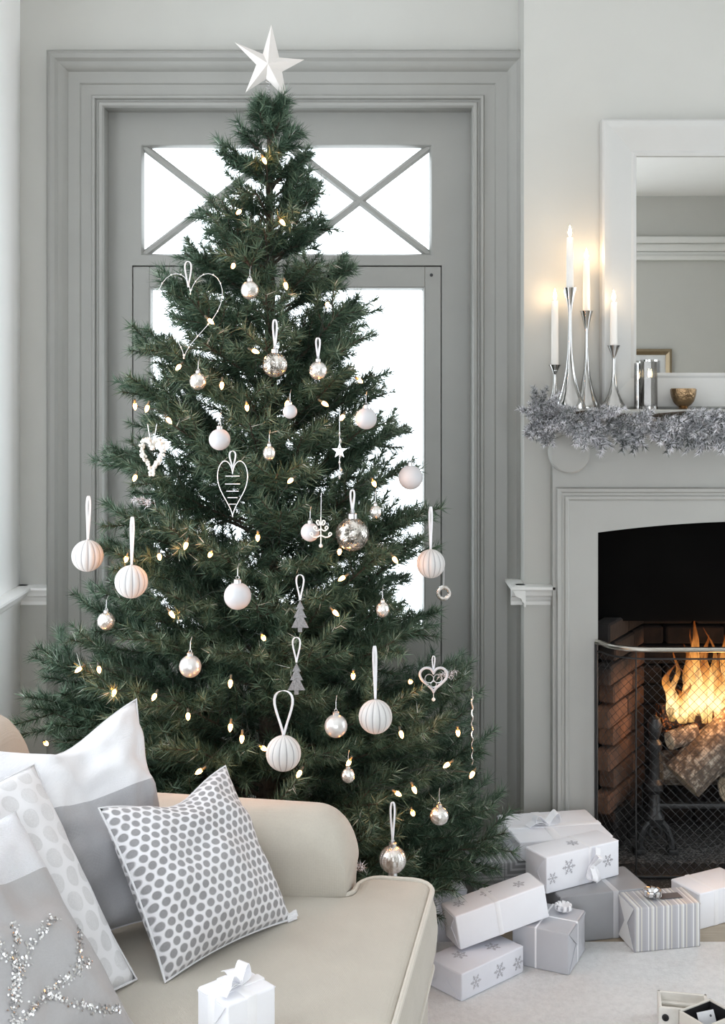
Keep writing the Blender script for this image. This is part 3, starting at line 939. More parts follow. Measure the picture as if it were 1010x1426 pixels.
for px, pf_, p0, p1, d, br, la, lb in (
    (773, 400, 418, 508, 4.0, 0.034, 'shortest silver candlestick at the end of the mantel', 'candle in the shortest candlestick, half behind the garland'),
    (794, 318, 330, 401, 3.90, 0.050, 'tallest silver trumpet candlestick', 'topmost lit candle in the tallest candlestick'),
    (817, 350, 362, 433, 4.0, 0.042, 'second tallest silver candlestick, next to the mirror frame', 'candle in the second tallest candlestick, in front of bare wall'),
    (855, 408, 420, 481, 3.94, 0.040, 'silver candlestick with a wide flared foot before the mirror frame', 'candle burning in front of the white mirror frame')):
    x, H = stick(px, p1, d, br, la)
    candle(px, p0, p1, d, lb, x, ZS + H)
for px, pt, w, d, la in ((889, 506, 11, 3.965, 'narrow mirrored glass candle holder half behind a wider one'), (904, 501, 24, 3.93, 'wide clear glass candle holder with faceted sides on the mantel')):
    q = P(px, pt, d); H = q.z - ZS; r = w / 2 / FPX * d
    t = thing('glass_candle_holder', la, 'candle holder', (q.x, d, ZS), 0, 'glass candle holders on the mantel')
    mb = MB(); mb.lathe([(r, 0), (r, 0.012), (r, H), (r * 0.92, H), (r * 0.92, 0.014), (0.001, 0.014)], 8 if w > 15 else 20, rmod=None); mb.build('glass_tube', 'votive_glass', t, True, 20)
    mb = MB(); mb.lathe([(r * 1.02, 0), (r * 1.02, 0.010), (r * .9, 0.012)], 20); mb.build('base_ring', 'chrome', t)
    mb = MB(); mb.lathe([(r * 1.02, H - 0.006), (r * 1.03, H), (r * 0.95, H), (r * .95, H - .006)], 20); mb.build('rim', 'chrome', t)
    hc = H * 0.62
    mb = MB(); mb.lathe([(r * 0.72, 0.015), (r * 0.72, hc), (0.001, hc)], 16); mb.build('wax_body', 'wax', t)
    mb = MB(); mb.lathe([(0.0008, hc + 0.004), (0.0042, hc + 0.012), (0.003, hc + 0.022), (0.0004, hc + 0.032)], 12); mb.build('flame', 'candle_flame', t)
q = P(952, 542, 3.95); Hb = q.z - ZS
t = thing('gold_bowl', 'small hammered gold bowl on the mantel', 'bowl', (q.x, 3.95, ZS))
mb = MB(); rb = 0.0425
mb.lathe([(0.016, 0), (0.018, 0.002), (0.014, 0.006)] + [(rb * math.sin(a) ** 0.8, 0.006 + (Hb - 0.006) * (1 - math.cos(a))) for a in np.linspace(0.35, PI / 2, 9)] + [(rb * 0.95, Hb)] + [(rb * 0.93 * math.sin(a) ** 0.8, 0.009 + (Hb - 0.006) * (1 - math.cos(a))) for a in np.linspace(PI / 2, 0.05, 9)], 28)
mb.build('bowl_body', 'gold_bowl', t)

# ---------------------------------------------------------------- needles
def needle_mesh(name, segs, dens, ln, wd, ang, mats, tone=(0.0, 1.0), tonepow=1.6, wood=None):
    """segs: list of (p0, p1) arrays; each needle one triangle with a tone attribute"""
    P0 = np.array([s[0] for s in segs], float); P1 = np.array([s[1] for s in segs], float)
    L = np.linalg.norm(P1 - P0, axis=1)
    cnt = np.maximum(1, (L * dens).astype(int))
    idx = np.repeat(np.arange(len(segs)), cnt)
    n = len(idx)
    T = (P1 - P0) / np.maximum(L, 1e-9)[:, None]
    t = T[idx]
    base = P0[idx] + t * (rng.random(n) * L[idx])[:, None]
    r = rng.normal(size=(n, 3)); r -= t * (r * t).sum(1)[:, None]; r /= np.linalg.norm(r, axis=1)[:, None] + 1e-9
    a = np.radians(rng.uniform(ang[0], ang[1], n))[:, None]
    d = t * np.cos(a) + r * np.sin(a)
    ll = ln * rng.uniform(0.7, 1.15, n)[:, None]
    sd = np.cross(d, rng.normal(size=(n, 3))); sd /= np.linalg.norm(sd, axis=1)[:, None] + 1e-9
    w = wd * rng.uniform(0.7, 1.2, n)[:, None] / 2
    V = np.empty((n, 3, 3)); V[:, 0] = base - sd * w; V[:, 1] = base + sd * w; V[:, 2] = base + d * ll
    me = bpy.data.meshes.new(name)
    me.vertices.add(3 * n); me.loops.add(3 * n); me.polygons.add(n)
    me.vertices.foreach_set('co', V.astype(np.float32).ravel())
    me.loops.foreach_set('vertex_index', np.arange(3 * n, dtype=np.int32))
    me.polygons.foreach_set('loop_start', np.arange(0, 3 * n, 3, dtype=np.int32))
    me.update(calc_edges=True)
    at = me.attributes.new('tone', 'FLOAT', 'POINT')
    tn = tone[0] + (tone[1] - tone[0]) * rng.random(n) ** tonepow
    if mats == 'pine_needles':                     # paler tips, darker insides: lit front and shaded gaps put into the tone
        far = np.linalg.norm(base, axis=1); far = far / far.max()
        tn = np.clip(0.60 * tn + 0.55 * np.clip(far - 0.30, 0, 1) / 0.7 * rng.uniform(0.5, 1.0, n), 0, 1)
    at.data.foreach_set('value', np.repeat(tn, 3).astype(np.float32))
    me.materials.append(MATS[mats])
    return me

def branch_segs(L, ntw, twl, seed, rise=0.10, flat=0.6):
    """main stem along +x with side twigs; returns stem path, twig paths, needle segments"""
    rs = random.Random(seed)
    def stem(f): return Vector((L * f, L * 0.03 * math.sin(3 * f + seed), L * rise * f * f))
    main = [stem(i / 8) for i in range(9)]
    twigs, segs = [], []
    for i in range(2, 8): segs.append((main[i], main[i + 1]))
    for k in range(ntw):
        f = 0.22 + 0.72 * (k + rs.random() * .6) / ntw
        p = stem(f)
        side = 1 if k % 2 else -1
        el = rs.uniform(-0.5, 0.75) * flat
        az = side * math.radians(rs.uniform(32, 62))
        tl = twl * (1.05 - 0.55 * f) * rs.uniform(0.75, 1.2)
        d = Vector((math.cos(az) * math.cos(el), math.sin(az) * math.cos(el), math.sin(el)))
        m_ = p + d * tl * 0.5 + Vector((0, 0, 0.01))
        e_ = p + d * tl + Vector((tl * .15, 0, tl * 0.12))
        twigs.append([p, m_, e_]); segs += [(p.lerp(m_, 0.2), m_), (m_, e_)]
    return main, twigs, segs

# ---------------------------------------------------------------- christmas tree
TX, TY = (375 - 505) / 1680 * 3.52, 3.52
prof_z = [0.15, 0.22, 0.33, 0.43, 0.54, 0.70, 0.77, 0.97, 1.10, 1.25, 1.37, 1.47, 1.62, 1.75, 1.89, 1.99, 2.10, 2.20, 2.30, 2.40, 2.46]
prof_l = [0.45, 0.58, 0.62, 0.64, 0.70, 0.75, 0.73, 0.62, 0.57, 0.53, 0.53, 0.47, 0.46, 0.44, 0.35, 0.27, 0.21, 0.15, 0.12, 0.09, 0.05]
prof_r = [0.50, 0.66, 0.73, 0.72, 0.70, 0.67, 0.63, 0.49, 0.50, 0.50, 0.45, 0.43, 0.37, 0.33, 0.31, 0.27, 0.19, 0.17, 0.12, 0.09, 0.05]
def tree_R(z, phi):
    a = np.interp(z, prof_z, prof_l if math.cos(phi) < 0 else prof_r)
    b = 0.80 * (np.interp(z, prof_z, prof_l) + np.interp(z, prof_z, prof_r)) / 2
    b = min(b, 0.56)
    return 1 / math.sqrt((math.cos(phi) / a) ** 2 + (math.sin(phi) / b) ** 2)
def on_tree(px, py, k=1.0):
    """point where the pixel ray meets the front of the tree's outer surface (grown by k)"""
    d = 2.7
    while d < TY + 0.05:
        q = P(px, py, d)
        dx, dy = q.x - TX, d - TY
        r = math.hypot(dx, dy)
        if r < k * tree_R(q.z, math.atan2(dy, dx)): return q
        d += 0.005
    return P(px, py, TY - 0.02)

tree = thing('christmas_tree', 'tall bushy green Christmas tree in front of the glazed door', 'christmas tree', (TX, TY, 0))
mb = MB(); mb.tube([(0, 0, 0.02), (0, 0, 0.8), (0.005, 0, 1.6), (0, 0, 2.43)], [0.034, 0.028, 0.018, 0.006], 12); mb.build('trunk', 'bark_brown', tree)
mb = MB(); mb.lathe([(0.05, 0.02), (0.05, 0.16), (0.04, 0.16), (0.04, 0.02)], 16)
for k in range(4):
    a = k * PI / 2 + .4; mb.tube([(0.04 * math.cos(a), 0.04 * math.sin(a), 0.12), (0.28 * math.cos(a), 0.28 * math.sin(a), 0.012)], 0.011, 8)
mb.build('stand', 'black_iron', tree)
classes = {}
for Lc, ntw, twl in ((0.10, 6, 0.07), (0.18, 9, 0.10), (0.32, 12, 0.15), (0.50, 17, 0.20), (0.70, 22, 0.23)):
    vv = []
    for s_ in range(4):
        main, twigs, segs = branch_segs(Lc, ntw, twl, s_ * 13 + int(Lc * 100))
        mb = MB(); mb.tube(main, [0.0055 * (1 - .6 * i / 8) for i in range(9)], 5)
        for tw in twigs: mb.tube(tw, [0.0025, 0.002, 0.0012], 3)
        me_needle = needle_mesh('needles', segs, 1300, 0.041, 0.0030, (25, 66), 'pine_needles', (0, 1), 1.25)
        vv.append((mb, me_needle))
    classes[Lc] = vv
built = {}
def put_branch(phi, z, R, el, roll, which):
    Lw = R / math.cos(el)
    Lc = min(classes, key=lambda c: abs(math.log(c / max(Lw, .05))))
    key = (Lc, which % 4)
    mbm, nme = classes[Lc][key[1]]
    if key not in built:
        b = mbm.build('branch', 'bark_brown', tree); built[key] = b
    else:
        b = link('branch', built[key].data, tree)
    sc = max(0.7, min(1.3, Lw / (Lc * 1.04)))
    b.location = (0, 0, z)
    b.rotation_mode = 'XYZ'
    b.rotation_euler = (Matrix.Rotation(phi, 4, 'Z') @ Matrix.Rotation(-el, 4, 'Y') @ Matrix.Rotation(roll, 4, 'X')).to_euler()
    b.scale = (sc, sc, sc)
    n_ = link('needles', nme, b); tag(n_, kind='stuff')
rt = random.Random(21)
zt = 0.20; wi = 0; phase = 0.0
while zt < 2.40:
    Rm = float(np.interp(zt, prof_z, prof_l))
    nb = max(5, int(5 + 6.5 * Rm / 0.7))
    phase += 0.9
    for k in range(nb):
        phi = phase + 2 * PI * (k + rt.uniform(-.22, .22)) / nb
        zz = zt + rt.uniform(-0.03, 0.03)
        R = tree_R(zz, phi) * rt.uniform(0.82, 1.0)
        el = math.radians(12 + 22 * zt / 2.4 + rt.uniform(-8, 8))
        zb = zz - R * (math.tan(el) + 0.08)
        if zb < 0.10: zb = 0.10; el = math.atan2(max(zz - zb, .02), R) - 0.05
        put_branch(phi, zb, R, el, rt.uniform(-.5, .5), wi); wi += 1
    zt += 0.10 if zt > 1.9 else 0.118
for k in range(4):
    put_branch(k * PI / 2 + .3, 2.33, 0.05, math.radians(62), 0, k)
# named outline twigs seen against the wall and the window
for (px, py) in ((12, 972), (22, 918), (160, 470), (150, 535), (118, 635), (75, 842), (272, 296), (298, 210), (455, 268), (35, 1030), (238, 350), (208, 398), (520, 430), (545, 525), (582, 600), (625, 712), (618, 875), (688, 945), (716, 1050), (722, 1120), (725, 1180), (440, 215), (505, 375)):
    q = P(px, py, TY - 0.05 + rt.uniform(-.05, .05))
    dx, dy = q.x - TX, q.y - TY
    R = math.hypot(dx, dy) * 0.94; el = math.radians(14 + 14 * q.z / 2.4)
    put_branch(math.atan2(dy, dx), q.z - R * (math.tan(el) + 0.08), R, el, rt.uniform(-.3, .3), wi); wi += 1

# star on the tip
q = P(374, 92, TY - 0.02)
st = thing('tree_star', 'frosted white five-pointed star on the tree tip', 'star', q)
sp = [(378, 34), (389, 80), (424, 83), (393, 100), (400, 139), (371, 110), (342, 129), (357, 90), (327, 59), (366, 75)]
mb = MB(); pts = [P(x, y, q.y) - q for x, y in sp]
vs_ = [tuple(p) for p in pts] + [(0, -0.028, 0), (0, 0.028, 0)]
fs = [(i, (i + 1) % 10, 10) for i in range(10)] + [((i + 1) % 10, i, 11) for i in range(10)]
mb.add(vs_, fs); mb.build('star_body', 'star_frost', st, False)
mb = MB(); mb.tube([(-0.002 + 0.006 * math.cos(a), 0.006 * math.sin(a), -0.02 - 0.10 * a / 38) for a in np.linspace(0, 38, 90)], 0.0012, 5); mb.build('spring_clip', 'dull_silver', st)

# ---------------------------------------------------------------- fairy lights
bulbs = [(368,223),(333,295),(393,309),(325,370),(398,397),(456,424),(293,447),(355,489),(249,511),(188,565),(205,568),(235,585),(309,536),(344,567),(400,562),(452,562),(477,581),(501,530),(188,665),(405,669),(521,673),(259,759),(176,778),(222,775),(293,772),(359,748),(430,737),(473,768),(477,805),(550,779),(239,855),(467,853),(367,888),(110,932),(138,932),(159,964),(215,970),(321,951),(492,941),(572,949),(262,997),(321,1012),(337,1028),(367,1042),(417,1077),(278,1074),(64,1035),(486,1062),(623,1065),(658,1078),(577,1099),(575,1132),(559,1022),(638,1020),(554,1105)]
fyl = thing('fairy_lights', 'string of warm fairy lights wound around the tree', 'fairy lights', (TX, TY, 0))
bp = [on_tree(x, y, 0.97) - Vector((TX, TY, 0)) for x, y in bulbs]
mb0 = MB(); mb0.lathe([(0.0006, -0.013), (0.0042, -0.008), (0.0058, 0.0), (0.0044, 0.006), (0.0005, 0.010)], 10)
mbs = MB(); mbs.lathe([(0.0034, 0.006), (0.0034, 0.020), (0.0012, 0.022)], 8)
b0 = s0 = None
for p in bp:
    if b0 is None:
        b0 = mb0.build('bulb', 'fairy_bulb', fyl); s0 = mbs.build('socket', 'fairy_wire', b0); b = b0
    else:
        b = link('bulb', b0.data, fyl); link('socket', s0.data, b)
    b.location = p; b.rotation_euler = (rt.uniform(-1.0, 1.0), rt.uniform(-1.0, 1.0), rt.uniform(0, 6))
    point('bulb_glow', p + Vector((TX, TY, 0)) + Vector((0, -0.012, 0.002)), (1.0, 0.33, 0.07), 0.14, 0.004)
mb = MB()
rest = sorted(bp, key=lambda p: -p.z); sp_ = [rest.pop(0)]
while rest:
    nx = min(rest, key=lambda p: (p - sp_[-1]).length); rest.remove(nx); sp_.append(nx)
for a, b in zip(sp_, sp_[1:]):
    c_ = (a + b) / 2
    pts = []
    for i in range(13):
        f = i / 12; w = a.lerp(b, f); s_ = math.sin(PI * f)
        inw = Vector((-w.x, -w.y, 0)) * 0.4 * s_
        pts.append(w + inw + Vector((0.012 * math.sin(9 * f) * s_, 0.014, -0.05 * s_ + 0.02 * math.sin(14 * f) * s_)))
    mb.tube(pts, 0.0009, 4, cap=False)
mb.build('wire', 'fairy_wire', fyl)
# ---------------------------------------------------------------- ornaments
def orn(name, label, px, py, k=1.05, group=None, cat='ornament'):
    q = on_tree(px, py, k)
    return thing(name, label, cat, q, 0, group), q.y / FPX

def cap_and_hook(t, r, mat='dull_silver'):
    mb = MB(); mb.lathe([(0.28 * r, r * 0.93), (0.28 * r, r * 1.22), (0.20 * r, r * 1.26), (0.02 * r, r * 1.27)], 14); mb.build('cap', mat, t)
    mb = MB(); mb.tube([(0.12 * r * math.cos(a), 0, r * 1.36 + 0.12 * r * math.sin(a)) for a in np.linspace(0, 2 * PI, 13)[:-1]], 0.0007, 5, True)
    mb.tube([(0, 0, r * 1.45), (0.0, 0.004, r * 1.45 + 0.02), (0.002, 0.018, r * 1.45 + 0.03)], 0.0007, 5); mb.build('hook', mat, t)

def ribbon_loop(t, z0, h, spread, width=0.006, mat='ribbon_white', lean=0.0):
    mb = MB(); n = 20; pts, wd = [], []
    for i in range(n + 1):
        a = i / n
        x = spread * math.sin(2 * PI * a) * (0.45 + .55 * math.sin(PI * a)) + lean * math.sin(PI * a)
        z = z0 + h * math.sin(PI * a)
        pts.append((x, 0.003 * math.cos(2 * PI * a), z)); wd.append((0.35, 1, 0.1))
    strip_mesh(mb, pts, [(0.9, 0.5, 0)] * len(pts), width)
    mb.build('ribbon', mat, t)

def striped(label, px, py, r_px, loop_px, spread=0.006, lean=0.0):
    t, s = orn('pleated_bauble', label, px, py, 1.07, 'ribbed fabric baubles')
    r = r_px * s
    gn = 14; n = gn * 6
    mb = MB()
    off = rt.uniform(0, 1)
    mb.lathe(sphere_prof(r, 18), n, rmod=lambda a, z: 1 - 0.055 * abs(math.cos(gn / 2 * (a - PI / n))) ** 8, mod_mi=lambda k: 0)
    for i_, f in enumerate(mb.f):
        k = i_ % n if i_ < n * 18 else 0
        mb.m[i_] = 1 if (i_ < n * 18 and k % 6 in (0,)) else 0  # grey faces in the grooves: shade between pleats put into the colour
    mb.build('fabric_ball', ['bauble_white', 'bauble_pleat_shade'], t, True, 60)
    ribbon_loop(t, r * 0.97, loop_px * s, spread, 0.006, 'ribbon_white', lean)
    mb = MB(); mb.lathe([(0.004, r * 0.98), (0.004, r * 1.02), (0.001, r * 1.04)], 10); mb.build('pin', 'dull_silver', t)
striped('ribbed fabric bauble hanging over the door casing on the side away from the fireplace', 122, 774, 22, 62, 0.005, 0.003)
striped('ribbed fabric bauble with a tall straight ribbon, just below the one over the door casing', 183, 810, 23, 68, 0.004, 0.003)
striped('ribbed fabric bauble with a wide open ribbon loop above the sofa arm', 395, 1049, 24.5, 64, 0.026)
striped('ribbed fabric bauble on a long ribbon next to a pearl ball', 523, 998, 23.5, 76, 0.004, -0.002)
striped('ribbed fabric bauble at the tree edge towards the fireplace', 600, 785, 20, 60, 0.004)

def ball(label, px, py, r_px, mat='matte_white', k=1.06, group='plain ball baubles'):
    t, s = orn('ball_bauble', label, px, py, k, group)
    r = r_px * s
    mb = MB(); mb.lathe(sphere_prof(r, 16), 28); mb.build('ball', mat, t)
    cap_and_hook(t, r)
ball('large matte white ball bauble below the bright gap in the tree', 331, 830, 19)
ball('matte lilac-white ball bauble above the laddered wire heart', 306, 612, 15)
ball('matte white ball bauble at the door glass edge, above the half hidden one', 510, 583, 15)
ball('white ball bauble half behind a twig at the edge of the door glass', 572, 665, 17, 'matte_white', 1.0)
ball('warm pearl ball bauble alone above the white cushion', 265, 928, 15.5, 'pearl')
ball('silver pearl ball bauble beside the long-ribboned fabric bauble', 468, 1011, 16, 'pearl')
ball('smallest plain white ball bauble, beneath a fairy light', 404, 573, 10, 'matte_white')
ball('white ball mostly hidden behind the crackle glass globe', 432, 741, 13, 'matte_white', 1.0)

def ribbed(label, px, py, r_px, mat='mercury_glass', ribs=12, flat=1.0, top=True, loop=0, k=1.06, depth=0.06):
    t, s = orn('glass_bauble', label, px, py, k, 'silvery glass baubles')
    r = r_px * s
    mb = MB(); mb.lathe([(a, b * flat) for a, b in sphere_prof(r, 16)], ribs * 4, rmod=lambda a, z: 1 - depth * (0.5 + .5 * math.cos(ribs * a))); mb.build('glass_ball', mat, t, True, 60)
    cap_and_hook(t, r * flat)
    if loop: ribbon_loop(t, r * 1.2, loop * s, 0.006, 0.005)
    return t, r, s
ribbed('ribbed clear glass ball on a white ribbon high in the tree', 383, 508, 17.5, 'crackle_glass', 18, loop=42)
ribbed('dimpled mercury glass ball on a short white ribbon in the upper tree', 443, 516, 13, 'mercury_glass', 8, loop=30)
ribbed('large crackle glass globe in the middle of the tree', 491, 744, 23.5, 'crackle_glass', 3, loop=34, depth=0.01)
t, r, s = ribbed('ribbed glass globe on a knotted ribbon just above the sofa seat', 547, 1197, 19, 'mercury_glass', 14, loop=58)
mb = MB(); mb.lathe([(0.35 * r, -1.25 * r), (0.32 * r, -0.95 * r)], 14); mb.build('lower_cap', 'dull_silver', t)
ribbed('small dented mercury glass ball below the thin beaded heart', 276, 531, 12, 'mercury_glass', 5)
ribbed('small dented glass ball under the fabric baubles over the door casing', 148, 865, 12.5, 'mercury_glass', 5)
ribbed('glass ball near the top of the tree in front of a bright gap', 348, 404, 13, 'mercury_glass', 6)
ribbed('tiny silver glass drop under the upper ribbed glass ball', 375, 631, 9, 'mercury_glass', 8, 1.15)
ribbed('tiny silver glass drop in dark needles, below a fairy light', 523, 713, 8.5, 'mercury_glass', 8, 1.1)
ribbed('tiny silver glass drop in the lower tree between two bright gaps', 533, 849, 9.5, 'mercury_glass', 8, 1.15)
ribbed('tiny silver glass drop under a fairy light near the sofa arm', 485, 1080, 9.5, 'mercury_glass', 8, 1.1)
ribbed('bell-shaped silver glass bauble low beside the presents', 612, 1136, 13.5, 'mercury_glass', 6, 0.95)

def heart_pts(w, h, n=48):
    out = []
    for i in range(n):
        a = 2 * PI * i / n
        x = 16 * math.sin(a) ** 3; z = 13 * math.cos(a) - 5 * math.cos(2 * a) - 2 * math.cos(3 * a) - math.cos(4 * a)
        out.append((x / 32 * w, 0, (z + 2.6) / 29 * h))
    return out
# tall thin beaded wire heart
t, s = orn('beaded_heart', 'tall thin wire heart with tiny beads high in the tree', 262, 440, 1.04, 'heart ornaments')
hp = heart_pts(90 * s, 118 * s)
hp = [(x + 0.1 * z, y, z) for x, y, z in hp]
mb = MB(); mb.tube(hp, 0.0009, 6, True); mb.build('wire', 'dull_silver', t)
mb = MB()
for i in range(0, 48, 2): mb.lathe(sphere_prof(0.0024, 6), 8, hp[i])
tag(mb.build('beads', 'bead_white', t), kind='stuff')
ribbon_loop(t, 40 * s, 36 * s, 0.010, 0.004)
# heart with rungs
t, s = orn('rung_heart', 'long silver wire heart with ladder rungs inside', 324, 681, 1.07, 'heart ornaments')
hp = heart_pts(42 * s, 78 * s)
mb = MB(); mb.tube(hp, 0.0013, 6, True); mb.build('wire', 'dull_silver', t)
for zz, ww in ((18, 20), (7, 21), (-3, 17), (-12, 14), (-21, 10)):
    mb = MB(); mb.tube([(-ww / 2 * s, 0, zz * s), (ww / 2 * s, 0, zz * s)], 0.0013, 6); mb.build('rung', 'dull_silver', t)
ribbon_loop(t, 27 * s, 26 * s, 0.009, 0.004)
# small pearl-covered heart
t, s = orn('pearl_heart', 'small open heart covered in white beads', 212, 636, 1.06, 'heart ornaments')
hp = heart_pts(30 * s, 46 * s, 60)
mb = MB(); mb.tube(hp, 0.002, 6, True); mb.build('wire', 'dull_silver', t)
mb = MB()
for i in range(60):
    for _ in range(3):
        mb.lathe(sphere_prof(0.0042 * rt.uniform(.7, 1.1), 6), 8, (hp[i][0] + rt.uniform(-.005, .005), rt.uniform(-.006, .004), hp[i][2] + rt.uniform(-.005, .005)))
tag(mb.build('beads', 'bead_white', t), kind='stuff')
mb = MB(); mb.tube([(-0.004, 0, 20 * s), (-0.012, 0, 45 * s)], 0.001, 5); mb.tube([(0.004, 0, 20 * s), (0.012, 0, 45 * s)], 0.001, 5); mb.build('hanging_wire', 'dull_silver', t)
# white metal heart with drop
t, s = orn('metal_heart', 'white metal filigree heart with a bead drop near the fireplace side', 604, 947, 1.06, 'heart ornaments')
hp = heart_pts(38 * s, 34 * s)
mb = MB(); mb.tube(hp, 0.0035, 8, True); mb.build('heart_band', 'matte_white', t)
mb = MB()
for cx_, cz_, rr_ in ((-6, 2, 6), (6, 2, 6), (0, -6, 4)):
    mb.tube([(cx_ * s + rr_ * s * math.cos(a), 0, cz_ * s + rr_ * s * math.sin(a)) for a in np.linspace(0, 2 * PI, 15)[:-1]], 0.0012, 5, True)
mb.build('filigree', 'dull_silver', t)
mb = MB(); mb.tube([(0, 0, -18 * s), (0, 0, -25 * s)], 0.0008, 5); mb.lathe(sphere_prof(0.005, 8), 10, (0, 0, -27 * s)); mb.build('drop', 'bead_white', t)
ribbon_loop(t, 10 * s, 24 * s, 0.004, 0.003)
# wooden fretwork tree
t, s = orn('fretwork_tree', 'white cut-out tree ornament with scrolled branches', 447, 738, 1.08)
mb = MB(); mb.tube([(0, 0, 18 * s), (0, 0, -22 * s)], 0.0016, 6); mb.lathe(sphere_prof(0.005, 6), 8, (0, 0, -22 * s)); mb.build('stem', 'bead_white', t)
for lv, (zz, ww) in enumerate(((10, 6), (2, 10), (-7, 15))):
    for sg in (-1, 1):
        mb = MB(); mb.tube([(sg * f * ww * s, 0, (zz - 5 * math.sin(f * 2.2) + 5 * f * f) * s) for f in np.linspace(0, 1, 8)] + [(sg * (ww + 2 * math.cos(a) - 2) * s, 0, (zz + 0.8 + 2.5 * math.sin(a)) * s) for a in np.linspace(0.3, 4, 6)], 0.0018, 6); mb.build('scroll', 'bead_white', t)
mb = MB(); mb.tube([(0, 0, 18 * s), (0.001, 0, 52 * s)], 0.0008, 5); mb.build('thread', 'ribbon_white', t)
# glitter tree shapes on ribbon loops
for (px, py, lab) in ((418, 856, 'silver glitter tree shape on a curled ribbon, upper of two'), (413, 943, 'silver glitter tree shape on a pointed ribbon, lower of two')):
    t, s = orn('glitter_tree', lab, px, py, 1.08, 'glitter tree shapes')
    out = [(0, 20), (6, 8), (3, 8), (9, -4), (5, -4), (12, -18), (3, -18), (3, -24), (-3, -24), (-3, -18), (-12, -18), (-5, -4), (-9, -4), (-3, 8), (-6, 8)]
    mb = MB(); mb.extrude([(x * s, z * s) for x, z in out], 'y', -0.002, 0.002); mb.build('tree_shape', 'glitter_grey', t, False)
    ribbon_loop(t, 20 * s, 36 * s, 0.011, 0.004)
# dangling beaded icicles and a star
t, s = orn('beaded_dangle', 'string of clear beads and a small star dangling in the upper tree', 473, 628, 1.06)
mb = MB(); mb.tube([(0, 0, 60 * s), (0, 0, -36 * s)], 0.0007, 5); mb.build('thread', 'dull_silver', t)
for i in range(7):
    mb = MB(); mb.lathe([(0.0004, -0.007), (0.0035, 0), (0.0004, 0.007)], 8, (0.003 * (i % 2), 0, (-36 + i * 10) * s)); mb.build('bead', 'mercury_glass', t)
mb = MB(); so = [( (11 if i % 2 == 0 else 4.5) * s * math.sin(PI * i / 5), (11 if i % 2 == 0 else 4.5) * s * math.cos(PI * i / 5)) for i in range(10)]
mb.extrude(so, 'y', -0.002, 0.002); mb.build('star', 'dull_silver', t, False)
for (px, py, h, lab) in ((658, 1018, 95, 'long twisted silver icicle low on the fireplace side'),):
    t, s = orn('icicle', lab, px, py, 1.06)
    mb = MB(); mb.tube([(0.002 * math.cos(a), 0.002 * math.sin(a), (h / 2 - a / 40 * h) * s) for a in np.linspace(0, 40, 120)], [0.0026 * (1 - i / 150) for i in range(120)], 6); mb.build('twist', 'mercury_glass', t)
    mb = MB(); mb.tube([(0, 0, h / 2 * s), (0.001, 0, h / 2 * s + 0.02)], 0.0008, 5); mb.build('hook', 'dull_silver', t)
t, s = orn('ring_ornament', 'small round silver ring ornament at the tree edge over the door frame', 618, 826, 1.0)
mb = MB(); mb.tube([(8 * s * math.cos(a), 0, 8 * s * math.sin(a)) for a in np.linspace(0, 2 * PI, 19)[:-1]], 0.006, 8, True); mb.build('ring', 'mercury_glass', t)
mb = MB(); mb.tube([(0, 0, 11 * s), (0.002, 0, 40 * s)], 0.0008, 5); mb.build('thread', 'ribbon_white', t)
# frosted sprays tucked into the twigs
for (px, py, lab) in ((216, 640 + 60, 'white frosted sprig under the beaded heart'), (512, 1208, 'white frosted sprig peeping out beside the sofa arm'), (628, 935, 'white frosted sprig behind the filigree heart')):
    t, s = orn('frosted_sprig', lab, px, py, 1.0, 'frosted sprigs in the tree', 'sprig')
    main, twigs, segs = branch_segs(0.075, 5, 0.04, px)
    mb = MB(); mb.tube(main, 0.0012, 4)
    for tw in twigs: mb.tube(tw, 0.0008, 3)
    b = mb.build('twig', 'bark_brown', t); n_ = link('needles', needle_mesh('needles', segs, 700, 0.014, 0.0016, (30, 70), 'frosted_needles', (0.5, 1), 1.0), t); tag(n_, kind='stuff')
    t.rotation_euler = (0, rt.uniform(-0.5, .3), rt.uniform(-2.5, -0.6))

# ---------------------------------------------------------------- frosted garland on the mantel
ga = thing('garland', 'frosted pine garland draped along the mantel edge', 'garland', (FCX, 3.84, ZS))
def gz(x):
    return 0.006 * math.sin(x * 17) - 0.014
gx = np.linspace(-0.79, 0.79, 60)
mb = MB(); mb.tube([(x, -0.02 + 0.01 * math.sin(x * 23), gz(x)) for x in gx], 0.006, 6); mb.build('stem', 'bark_brown', ga)
gv = []
for s_ in range(4):
    main, twigs, segs = branch_segs(0.12, 7, 0.055, 50 + s_)
    mb = MB(); mb.tube(main, 0.0016, 4)
    for tw in twigs: mb.tube(tw, 0.001, 3)
    gv.append([mb, needle_mesh('needles', segs, 1900, 0.021, 0.0032, (30, 75), 'frosted_needles', (0, 1), 0.95), None])
rg = random.Random(5)
def sprig(x, y, z, d, sc):
    k = rg.randrange(4); v = gv[k]
    if v[2] is None: v[2] = b = v[0].build('sprig', 'bark_brown', ga)
    else: b = link('sprig', v[2].data, ga)
    b.location = (x, y, z); b.scale = (sc,) * 3
    d = Vector(d).normalized()
    zz = Vector((0, -0.6, 0.8)); yv = zz.cross(d).normalized(); zz = d.cross(yv)
    b.rotation_euler = axes_matrix((0, 0, 0), d, yv, zz).to_euler()
    tag(link('needles', v[1], b), kind='stuff')
x = -0.80
while x < 0.80:
    sprig(x, -0.03 + rg.uniform(-.01, .01), gz(x) + rg.uniform(-.01, .005), (rg.uniform(0.3, 1), rg.uniform(-.7, .1), rg.uniform(-.7, .1)), rg.uniform(.7, .95))
    sprig(x + 0.015, -0.03, gz(x) - 0.005, (rg.uniform(-.4, 1), rg.uniform(-.8, -.3), rg.uniform(-1.0, -0.3)), rg.uniform(.6, .85))
    x += 0.034
